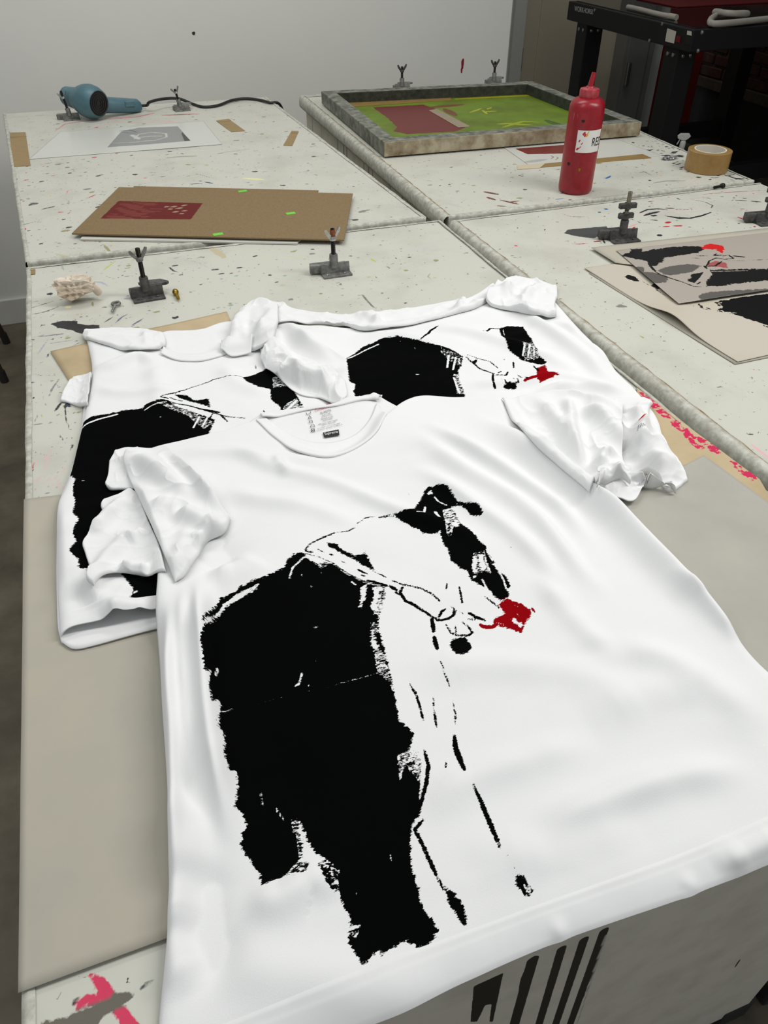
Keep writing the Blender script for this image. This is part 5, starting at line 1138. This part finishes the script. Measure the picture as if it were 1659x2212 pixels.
m = mesh_from('mesh', V, grid_faces(200, 160), (M['mesh'],), False); Pm.apply(m, P2); o = link('mesh', m, sf); md = o.modifiers.new('thickness', 'SOLIDIFY'); md.thickness = .002; md.offset = -1
b = MB(); q = mp_((748, 232), (975, 217), (972, 205), (735, 222)); b.prism([tuple(p) for p in q], TH+MZ+.0003, TH+MZ+.0012); b.obj('brown_tape', M['tape'], sf)
b = MB(); q = mp_((990, 276), (1016, 274), (944, 236), (926, 239)); b.prism([tuple(p) for p in q], TH+MZ+.0003, TH+MZ+.0012); b.obj('grey_tape', simple('grey_masking_tape', lin(150, 136, 114), .6, var=.1), sf)
b = MB()
for p in fc: b.box(p[0]+(cenf-p)[0]*.06-.01, p[0]+(cenf-p)[0]*.06+.01, p[1]+(cenf-p)[1]*.06-.01, p[1]+(cenf-p)[1]*.06+.01, TH, TH+.006)
b.obj('rest_block', M['wood_frame3'], sf)

# ------------------------------------------------------------------ red ink bottle
bp = un(1241, 412)
rb = thing('ink_bottle', 'tall red squeeze bottle of ink with a white label', 'bottle', (float(bp[0]), float(bp[1]), TH))
TB = Matrix.Translation((bp[0], bp[1], TH)) @ Matrix.Rotation(0.0, 4, 'Y')
BR = .0405
b = MB(); b.lathe([(.036, .0), (.0395, .004), (BR, .012), (BR, .178), (.0402, .190), (.037, .199), (.030, .205), (.022, .208)], 48, TB); body = b.obj('body', M['red_ink'], rb, smooth=True)
b = MB(); b.lathe([(.021, .205), (.0222, .207), (.0222, .222), (.021, .225), (.010, .227), (.0085, .230)], 32, TB); cp = b.obj('cap', M['red_cap'], rb, smooth=True)
pts = [(bp[0], bp[1], TH+.222), (bp[0]+.001, bp[1], TH+.234), (bp[0]+.003, bp[1], TH+.247), (bp[0]+.0045, bp[1], TH+.257)]
b = MB(); b.tube(pts, [.0075, .0062, .0055, .0048], 14); b.obj('nozzle', M['red_ink'], rb, smooth=True)
vd = math.atan2(-bp[1], -bp[0])                       # direction that faces the tables' front
a0, a1 = vd-.31, vd+1.25; zl0, zl1 = .098, .146
n1, n2 = 60, 26
V = []
for j in range(n2):
    for i in range(n1):
        a = a0+(a1-a0)*i/(n1-1); V.append((bp[0]+(BR+.0006)*math.cos(a), bp[1]+(BR+.0006)*math.sin(a), TH+zl0+(zl1-zl0)*j/(n2-1)))
m = mesh_from('paper_label', V, grid_faces(n1, n2), (M['white_label'],), True); Pl = Paint()
uvp = np.array([((i/(n1-1))*(a1-a0)*BR, j/(n2-1)*(zl1-zl0)) for j in range(n2) for i in range(n1)])
for x, y, w, c in [(.014, .040, .005, RED), (.017, .036, .004, RED), (.021, .036, .004, lin(206, 170, 60)), (.023, .042, .003, lin(206, 170, 60)), (.006, .024, .003, RED), (.009, .010, .003, lin(200, 100, 100)), (.004, .006, .004, RED), (.012, .018, .002, RED)]: Pl.stroke([(x, y), (x+.002, y+.003)], w, c)
Pl.apply(m, uvp); lo = link('paper_label', m, rb)
def on_bottle(quad, uv):
    (x0, z0), (x1, z1) = quad; a = vd+.60+x0/BR+(x1-x0)/BR*uv[:, 0]; return np.c_[bp[0]+(BR+.0012)*np.cos(a), bp[1]+(BR+.0012)*np.sin(a), TH+z0+(z1-z0)*uv[:, 1]]
text_part('RED', ((.0, .112), (.030, .130)), M['ink'], lo, on_bottle, 0, 'lettering')
for k, (a, z, w, h, c) in enumerate([(vd-.5, .196, .006, .0035, 'ink'), (vd-.35, .193, .005, .003, 'ink'), (vd-.1, .165, .004, .003, 'ink'), (vd-.6, .07, .004, .004, 'ink'), (vd-.45, .18, .0015, .012, 'red_cap'), (vd-.7, .172, .0015, .01, 'red_cap'), (vd+.1, .06, .0025, .004, 'brass')]):
    ns = 9; b = MB(); V = []
    for i in range(ns):
        t_ = 2*math.pi*i/ns; aa = a+w*math.cos(t_)*(1+.2*math.sin(3*t_))/BR; zz_ = z+h*math.sin(t_); r_ = (BR if zz_ < .178 else BR-(zz_-.178)*.18)+.0005
        V.append((bp[0]+r_*math.cos(aa), bp[1]+r_*math.sin(aa), TH+zz_))
    b.add(V, [tuple(range(ns))]); b.obj('paint_drip', M[c], rb)

# ------------------------------------------------------------------ tape roll, small scraps, screws
tp0 = un(1524, 366)-np.array([0, .055]); RO = .055; TZ = .050
tr = thing('tape_roll', 'roll of brown packing tape at the edge of the far work table', 'tape', (float(tp0[0]+.0), float(tp0[1]+.055), TH))
TT = Matrix.Translation((tp0[0], tp0[1]+.055, TH))
b = MB(); b.lathe([(RO-.003, 0), (RO, .001), (RO, TZ-.001), (RO-.003, TZ), (.0405, TZ-.0005), (.0405, .0005), (RO-.003, 0)], 48, TT, cap=False); b.obj('tape', M['roll'], tr, smooth=True)
b = MB(); b.lathe([(.0405, .0), (.0405, TZ+.0006), (.037, TZ+.0006), (.037, 0), (.0405, 0)], 48, TT, cap=False); b.obj('core', M['core'], tr, smooth=True)
for lab, pts in [('long brown tape strip on the table beside the red bottle', [(1112, 364), (1160, 366), (1410, 341), (1385, 334)])]:
    q = [tuple(tp(*p, .001)) for p in [(1165, 362), (1172, 354), (1388, 333), (1407, 341)]]; b = MB(); b.prism(q, TH+.0004, TH+.0015); o = b.obj('tape_strip', M['tape']); tag(o, lab, 'tape')
    q = [tuple(tp(*p, .001)) for p in [(1118, 366), (1117, 358), (1178, 353), (1166, 363)]]; b = MB(); b.prism(q, TH+.0005, TH+.0017); b.obj('pale_end', simple('pale_tape_end', lin(196, 184, 156), .6), o)
Pq = Paint(); Pq.poly([tp(*p) for p in [(1112, 322), (1240, 312), (1240, 332), (1140, 334)]], lin(112, 20, 26))
for k, ch in enumerate([(1190, 340), (1200, 342)]): Pq.stroke([tp(ch[0], ch[1]-3), tp(ch[0]+6, ch[1]), tp(ch[0], ch[1]+4)], .003, lin(150, 100, 90))
Pq.stroke([tp(1130, 352), tp(1180, 345)], .02, lin(176, 176, 172), .6)
sheet('test_print', [(1150, 362), (1430, 336), (1330, 300), (1085, 316)], M['film'], 'pale printed sheet under the front edge of the green screen', 'paper', (140, 60), wave=.0003, zoff=.0006, paint=Pq, add=False, base_tab=True, thick=.0004)
fp = un(1445, 344)
def crumple(name, c, sx, sy, sz, seed, mat, sub=3, rough=.35):
    bm = bmesh.new(); bmesh.ops.create_icosphere(bm, subdivisions=sub, radius=1)
    r = random.Random(seed); dirs = [(Vector((r.gauss(0, 1), r.gauss(0, 1), r.gauss(0, 1))).normalized(), r.uniform(.5, 1)) for _ in range(26)]
    for v_ in bm.verts:
        n_ = v_.co.normalized(); k = 1.0
        for d, w in dirs: k = min(k, w/max(.001, n_.dot(d)) if n_.dot(d) > .55 else k)
        k *= 1-rough*abs(math.sin(9*n_.x+seed)*math.sin(8*n_.y+2)*math.cos(7*n_.z))
        v_.co = n_*k
    lo_ = min(v_.co.z for v_ in bm.verts)
    for v_ in bm.verts: v_.co = Vector((c[0]+v_.co.x*sx, c[1]+v_.co.y*sy, c[2]+(v_.co.z-lo_)*sz))
    me = bpy.data.meshes.new(name); bm.to_mesh(me); bm.free(); me.materials.append(mat); return me
fo = link('foil_packet', crumple('foil_packet', (fp[0], fp[1], TH), .036, .016, .006, 7, M['foil'], 4, .5)); tag(fo, 'flattened silver foil packet next to the brown tape strip', 'packet')
tw = un(172, 655)
to_ = thing('paper_towel', 'crumpled stained paper towel beside the grimy clamp', 'paper', (float(tw[0]), float(tw[1]), TH))
link('wad', crumple('wad', (tw[0]-.002, tw[1]+.014, TH), .048, .040, .030, 3, M['tissue'], 4, .3), to_)
b = MB(); b.tube([tuple(un(188, 612, TH+.035))+(TH+.035,), tuple(un(203, 622, TH+.024))+(TH+.024,), tuple(un(214, 632, TH+.012))+(TH+.012,)], [.006, .007, .007], 10); b.obj('rolled_corner', M['tissue'], to_, smooth=True)
rp_ = [un(*p, TH+.004) for p in [(129, 622), (145, 623), (148, 612), (143, 609), (134, 609)]]
b = MB(); b.prism([tuple(p) for p in rp_], TH+.001, TH+.004); b.bevelled(.0006); o = b.obj('red_scrap', M['red_scrap']); tag(o, 'torn red scrap tucked behind the crumpled paper towel', 'scrap')
def screw(label, name, a_, b_, mat, r, eye=False):
    p0, p1 = un(*a_, TH+r), un(*b_, TH+r); t = thing(name, label, 'screw', (float(p0[0]), float(p0[1]), TH))
    d = Vector((p1[0]-p0[0], p1[1]-p0[1], 0)); L_ = d.length; d.normalize()
    MM = Matrix.Translation((p0[0], p0[1], TH+r*1.6)) @ d.to_track_quat('Z', 'Y').to_matrix().to_4x4()
    pr = [(r*.9, L_*.25)]; z = L_*.25
    while z < L_*.95: pr += [(r*.95, z), (r*.7, z+.0012)]; z += .0024
    pr += [(r*.3, L_)]
    b = MB(); b.lathe(pr, 10, MM); b.obj('shank', mat, t)
    b = MB()
    if eye:
        ring = [tuple(MM @ Vector((r*2.6*math.cos(g), 0, -r*2.4+r*2.6*math.sin(g)+L_*.2))) for g in np.linspace(0, 2*math.pi, 18)]; b.tube(ring, r*.9, 8)
    else: b.lathe([(r*1.7, -.001), (r*1.9, .003), (r*1.6, L_*.22), (r*.9, L_*.3)], 12, MM)
    b.obj('head', mat, t, smooth=True); return t
screw('small grey eye screw beside the grimy clamp', 'eye_screw', (251, 657), (242, 676), M['metal_dark'], .0026, True)
screw('brass screw lying beside the grimy clamp', 'brass_screw', (379, 632), (386, 648), M['brass'], .0032)
screw('dark screw on the seam of the tables by the tape roll', 'steel_screw', (1562, 403), (1540, 407), M['rod'], .0035)

# ------------------------------------------------------------------ printed newsprint and films on the near right table
Kp = crop(1220, 480, 3.779)
def mk(z):
    f = lambda pts: [un(*p, TH+z) for p in pts]
    return f
f = mk(.006); Pn = Paint()
def pst(P, f, w, pts, col=BLACK, t=.3):
    pts = Kp(*pts); P.stroke(f(pts), w/3.779*mpp(*pts[0]), col, t)
Pn.poly(f(Kp((480, 432), (520, 415), (580, 430), (610, 470), (540, 460))), BLACK); Pn.poly(f(Kp((700, 500), (760, 480), (830, 485), (770, 530), (740, 530))), lin(40, 40, 40))
pst(Pn, f, 8, [(570, 465), (640, 470), (720, 515), (800, 570), (900, 620), (1010, 660), (1100, 690), (1180, 710)])
Pn.poly(f(Kp((1230, 640), (1420, 605), (1659, 570), (1850, 600), (1850, 900), (1659, 850), (1560, 800), (1480, 770), (1380, 740), (1240, 720), (1270, 690))), BLACK)
pst(Pn, f, 30, [(1100, 655), (1120, 690)]); pst(Pn, f, 24, [(1160, 690), (1190, 705)]); Pn.dry(f(Kp((1080, 640), (1290, 640), (1300, 720), (1100, 720))), .0002)
Pn.cuts(f(Kp((1560, 800), (1600, 815), (1659, 835))), .004); Pn.cuts(f(Kp((1300, 725), (1400, 730))), .003)
sheet('printed_newsprint', [(1593, 783), (1960, 700), (1700, 520), (1262, 580)], M['paper_p'], 'newsprint with a black print whose front edge curls off the table', 'paper', (150, 150), wave=.001, zoff=.002, paint=Pn, add=False, base_tab=True, lift=[(0, .38, .012, .12)])
sheet('newsprint_sheet', [(1588, 787), (1950, 712), (1690, 505), (1272, 590)], M['paper'], 'plain newsprint sheet lowest under the printed newsprint', 'paper', (20, 20), wave=.0003, zoff=.0013, add=False, base_tab=True)
f = mk(.010); Pc = Paint()
sheet('newsprint_sheet', [(1330, 568), (1960, 640), (1720, 486), (1277, 535)], M['paper'], 'cream newsprint edge showing behind the grey printed film', 'paper', (30, 20), wave=.0004, zoff=.0058, add=False, base_tab=True)
GR = lin(92, 88, 84)
Pc.poly(f(Kp((760, 385), (860, 350), (1000, 335), (1120, 345), (1040, 400), (900, 425), (800, 420))), GR); Pc.poly(f(Kp((560, 370), (600, 352), (650, 365), (640, 400), (720, 400), (830, 430), (850, 465), (800, 490), (700, 490), (600, 460), (560, 420))), GR)
Pc.poly(f(Kp((1080, 590), (1200, 560), (1300, 555), (1659, 535), (1700, 575), (1250, 625), (1120, 640))), GR); Pc.poly(f(Kp((1160, 330), (1230, 310), (1330, 330), (1330, 370), (1240, 355), (1170, 350))), lin(160, 84, 82))
Pc.poly(f(Kp((450, 262), (540, 235), (545, 212), (630, 208), (630, 235), (720, 215), (800, 205), (960, 190), (1110, 190), (1170, 205), (1080, 245), (900, 270), (805, 280), (810, 310), (750, 345), (690, 350), (670, 310), (560, 290))), BLACK)
Pc.poly(f(Kp((1115, 195), (1180, 168), (1290, 185), (1305, 215), (1290, 248), (1230, 215), (1130, 212))), lin(206, 22, 20))
for w, pts in [(14, [(690, 340), (720, 380), (780, 420), (880, 455), (960, 480), (1050, 515), (1110, 520)]), (26, [(700, 350), (740, 390)]), (8, [(1080, 268), (1175, 268)]), (7, [(1040, 285), (1118, 288)]), (14, [(1290, 270), (1340, 262), (1380, 290), (1320, 295)]), (22, [(1380, 270), (1430, 275), (1462, 278)]), (16, [(1160, 350), (1180, 310), (1240, 285), (1320, 300)]), (16, [(1240, 250), (1220, 265), (1290, 262)]), (14, [(1150, 355), (1230, 350), (1290, 310)]), (6, [(1330, 308), (1470, 310)]), (6, [(1510, 305), (1659, 298)]), (20, [(1140, 350), (1160, 370)])]: pst(Pc, f, w, pts)
Pc.poly(f(Kp((1180, 380), (1400, 378), (1800, 370), (1800, 470), (1659, 470), (1400, 495), (1280, 515), (1150, 515), (1160, 470), (1210, 420))), BLACK)
Pc.poly(f(Kp((1010, 470), (1040, 420), (1130, 400), (1140, 440), (1090, 460), (1060, 490))), BLACK); Pc.cuts(f(Kp((1170, 400), (1120, 460), (1090, 500))), .012); pst(Pc, f, 12, [(1110, 480), (1080, 500)]); Pc.cuts(f(Kp((1200, 395), (1500, 388))), .0025)
m_film2 = painted('grey_printed_film', lin(172, 164, 154), .3, .4, rag=.0012, rag_scale=240, spec=.5, rag2=16.0)
M['film2'] = m_film2
sheet('printed_film', [(1466, 656), (1900, 590), (1720, 496), (1331, 541)], m_film2, 'grey see-through film with a black and red print lying on the newsprint', 'film', (200, 160), wave=.0006, zoff=.0078, paint=Pc, add=False, base_tab=True, thick=.0004)

# ------------------------------------------------------------------ exposure unit behind the tables
zb, zt = TH+.0, TH+.088
c0 = un(1511, 112, zb); x0, y0, x1, y1 = float(c0[0])-.055, float(c0[1]), float(c0[0])+1.15, float(c0[1])+1.06
eu = thing('exposure_unit', 'black exposure unit table with white hoses on its glass top', 'exposure unit', ((x0+x1)/2, (y0+y1)/2, 0))
b = MB(); b.box(x0, x1, y0, y1, zb, zt-.004); b.bevelled(.004); b.obj('cabinet', M['unit'], eu)
b = MB(); b.box(x0+.03, x1-.03, y0+.03, y1-.03, zt-.006, zt); b.bevelled(.002); b.obj('glass_top', M['glass'], eu)
b = MB(); b.box(x0+.35, x1-.25, y0+.6, y1-.1, zt, zt+.006); b.bevelled(.002); b.obj('red_blanket', M['rust_red'], eu)
for (xa, ya) in ((x0+.02, y0+.10), (x0+.02, y1-.18), (x1-.14, y0+.10), (x1-.14, y1-.18)):
    b = MB(); b.box(xa, xa+.10, ya, ya+.10, 0, zb+.002); b.bevelled(.004); lg = b.obj('leg', M['unit'], eu)
    for dx in (.03, .07):
        b = MB(); b.lathe([(.009, -.003), (.009, .004), (.005, .006)], 10, Matrix.Translation((xa+dx, ya, zb-.03)) @ Matrix.Rotation(math.pi/2, 4, 'X')); b.obj('bolt', M['zinc'], lg)
        b = MB(); b.lathe([(.009, -.003), (.009, .004), (.005, .006)], 10, Matrix.Translation((xa, ya+dx, zb-.03)) @ Matrix.Rotation(-math.pi/2, 4, 'Y')); b.obj('bolt', M['zinc'], lg)
for (xa, xb, ya, yb) in ((x0+.04, x0+.10, y0+.19, y1-.17), (x0+.11, x1-.13, y1-.16, y1-.10), (x0+.11, x1-.13, y0+.12, y0+.18)):
    b = MB(); b.box(xa, xb, ya, yb, .22, .30); b.bevelled(.003); b.obj('lower_rail', M['unit'], eu)
def on_side(quad, uv):
    q = [unx(*p, x0-.001) for p in quad]; P3 = bilerp(q, uv[:, 0], uv[:, 1]); return P3
text_part('WORKHORSE', [(1241, 24), (1281, 31), (1281, 21), (1241, 12)], M['ink_white'], eu, on_side, 0, 'lettering')
def side_plate(name, quad, mat, d=.004):
    q = [unx(*p, x0-.0005) for p in quad]; V = [tuple(p) for p in q]+[(p[0]-d, p[1], p[2]) for p in q]
    b = MB(); b.add(V, [(0, 1, 2, 3), (7, 6, 5, 4), (0, 4, 5, 1), (1, 5, 6, 2), (2, 6, 7, 3), (3, 7, 4, 0)]); return b.obj(name, mat, eu)
side_plate('rating_label', [(1437, 89), (1456, 94), (1461, 68), (1442, 61)], M['white_label'] if False else M['core'], .001)
side_plate('red_switch', [(1461, 89), (1469, 92), (1471, 79), (1463, 77)], M['red_panel']); side_plate('power_socket', [(1481, 95), (1495, 98), (1497, 81), (1483, 77)], M['black_plastic']); side_plate('small_label', [(1484, 75), (1494, 77), (1494, 68), (1485, 66)], M['core'], .001)
for px, py in [(1431, 52), (1403, 88), (1508, 110), (1517, 70), (1285, 22)]:
    p = unx(px, py, x0); b = MB(); b.lathe([(.008, -.002), (.008, .003), (.004, .005)], 10, Matrix.Translation(tuple(p)) @ Matrix.Rotation(-math.pi/2, 4, 'Y')); b.obj('bolt', M['zinc'], eu)
def hose(label, pts, r):
    P3 = [tuple(un(px, py, zt+r+.001))+(zt+r+.001+dz,) for px, py, dz in pts]
    t = MB(); t.tube([tuple(v) for v in resample(np.array(P3), 60)], r, 10); o = t.obj('hose', M['hose'], None, True); tag(o, label, 'hose')
    e = MB(); d = Vector(P3[-1])-Vector(P3[-2]); d.normalize(); e.tube([tuple(Vector(P3[-1])-d*.02), tuple(Vector(P3[-1])+d*.03)], r*1.15, 12); e.obj('hose_end', M['hose'], o, True)
hose('white hose lying straight along the glass of the exposure unit', [(1356, 15, 0), (1380, 20, 0), (1420, 30, 0), (1452, 36, 0)], .011)
hose('white hose coiled on the glass near the exposure unit corner', [(1700, 36, 0), (1630, 44, 0), (1570, 50, 0), (1535, 50, 0), (1545, 40, .01), (1600, 34, .01), (1610, 42, .02), (1570, 46, .03), (1548, 38, .02)], .013)
# spray bottle standing on a low crate beyond the tables
p_ = uny(1480, 288, y0-.09); sp0 = p_[:2]; cz = float(p_[2])-.252
ck = thing('crate', 'low black crate on the floor under the spray bottle', 'crate', (float(sp0[0]), float(sp0[1]), 0))
b = MB(); b.box(sp0[0]-.13, sp0[0]+.13, sp0[1]-.075, sp0[1]+.075, 0, cz); b.bevelled(.006); b.obj('body', M['black_plastic'], ck)
b = MB(); b.box(sp0[0]-.135, sp0[0]+.135, sp0[1]-.08, sp0[1]+.08, cz-.02, cz-.002); b.bevelled(.004); b.obj('rim', M['black_plastic'], ck)
sb = thing('spray_bottle', 'white trigger spray bottle on the low crate beyond the tables', 'bottle', (float(sp0[0]), float(sp0[1]), cz))
TS = Matrix.Translation((sp0[0], sp0[1], cz)) @ Matrix.Diagonal((.72, .72, 1, 1))
b = MB(); b.lathe([(.036, 0), (.038, .006), (.038, .13), (.034, .155), (.024, .175), (.016, .188), (.014, .20)], 28, TS); b.obj('body', M['white_plastic'], sb, smooth=True)
b = MB(); b.lathe([(.017, .192), (.018, .195), (.018, .215), (.013, .222)], 20, TS); b.obj('collar', M['white_plastic'], sb, smooth=True)
b = MB(); b.prism([(-.045, 0), (-.048, .018), (-.030, .034), (.030, .036), (.044, .020), (.030, .002), (.012, -.010), (-.012, -.010)], -.014, .014); b.bevelled(.004)
RZ = Matrix.Translation((sp0[0], sp0[1], cz+.230)) @ Matrix.Rotation(-.5, 4, 'Z') @ Matrix.Scale(.62, 4) @ Matrix.Rotation(math.pi/2, 4, 'X'); b.V = [tuple(RZ @ Vector(v)) for v in b.V]; b.obj('head', M['white_plastic'], sb)
b = MB(); b.prism([(-.030, 0), (-.024, 0), (-.030, -.026), (-.040, -.044), (-.044, -.042), (-.036, -.022)], -.006, .006); b.bevelled(.0015); b.V = [tuple(RZ @ Vector(v)) for v in b.V]; b.obj('trigger', M['white_plastic'], sb)

# ------------------------------------------------------------------ stool left of the tables (one leg reaches into the picture)
ft = un(9, 824, 0.0)
sx, sy = float(ft[0])-.16, float(ft[1])+.16
stl = thing('stool', 'stool with brown metal legs standing left of the tables', 'stool', (sx, sy, 0))
b = MB(); b.lathe([(.05, .60), (.155, .60), (.165, .608), (.165, .628), (.155, .636), (.02, .636)], 32, Matrix.Translation((sx, sy, 0))); b.obj('seat', M['wood_seat'], stl, smooth=True)
for dx, dy in ((1, -1), (1, 1), (-1, 1), (-1, -1)):
    p0 = (sx+dx*.16, sy+dy*.16, .03); p1 = (sx+dx*.09, sy+dy*.09, .602)
    b = MB(); b.tube([p0, p1], .012, 12); lg = b.obj('leg', M['brown_metal'], stl, True)
    b = MB(); b.tube([(p0[0]+dx*.003, p0[1]+dy*.003, 0), (p0[0], p0[1], .045)], .0145, 12); b.obj('rubber_foot', M['rubber_foot'], lg, True)
b = MB(); b.tube([(sx+.135*math.cos(g)*1.0, sy+.135*math.sin(g), .22) for g in np.linspace(0, 2*math.pi, 33)], .007, 8); b.obj('foot_ring', M['brown_metal'], stl, True)
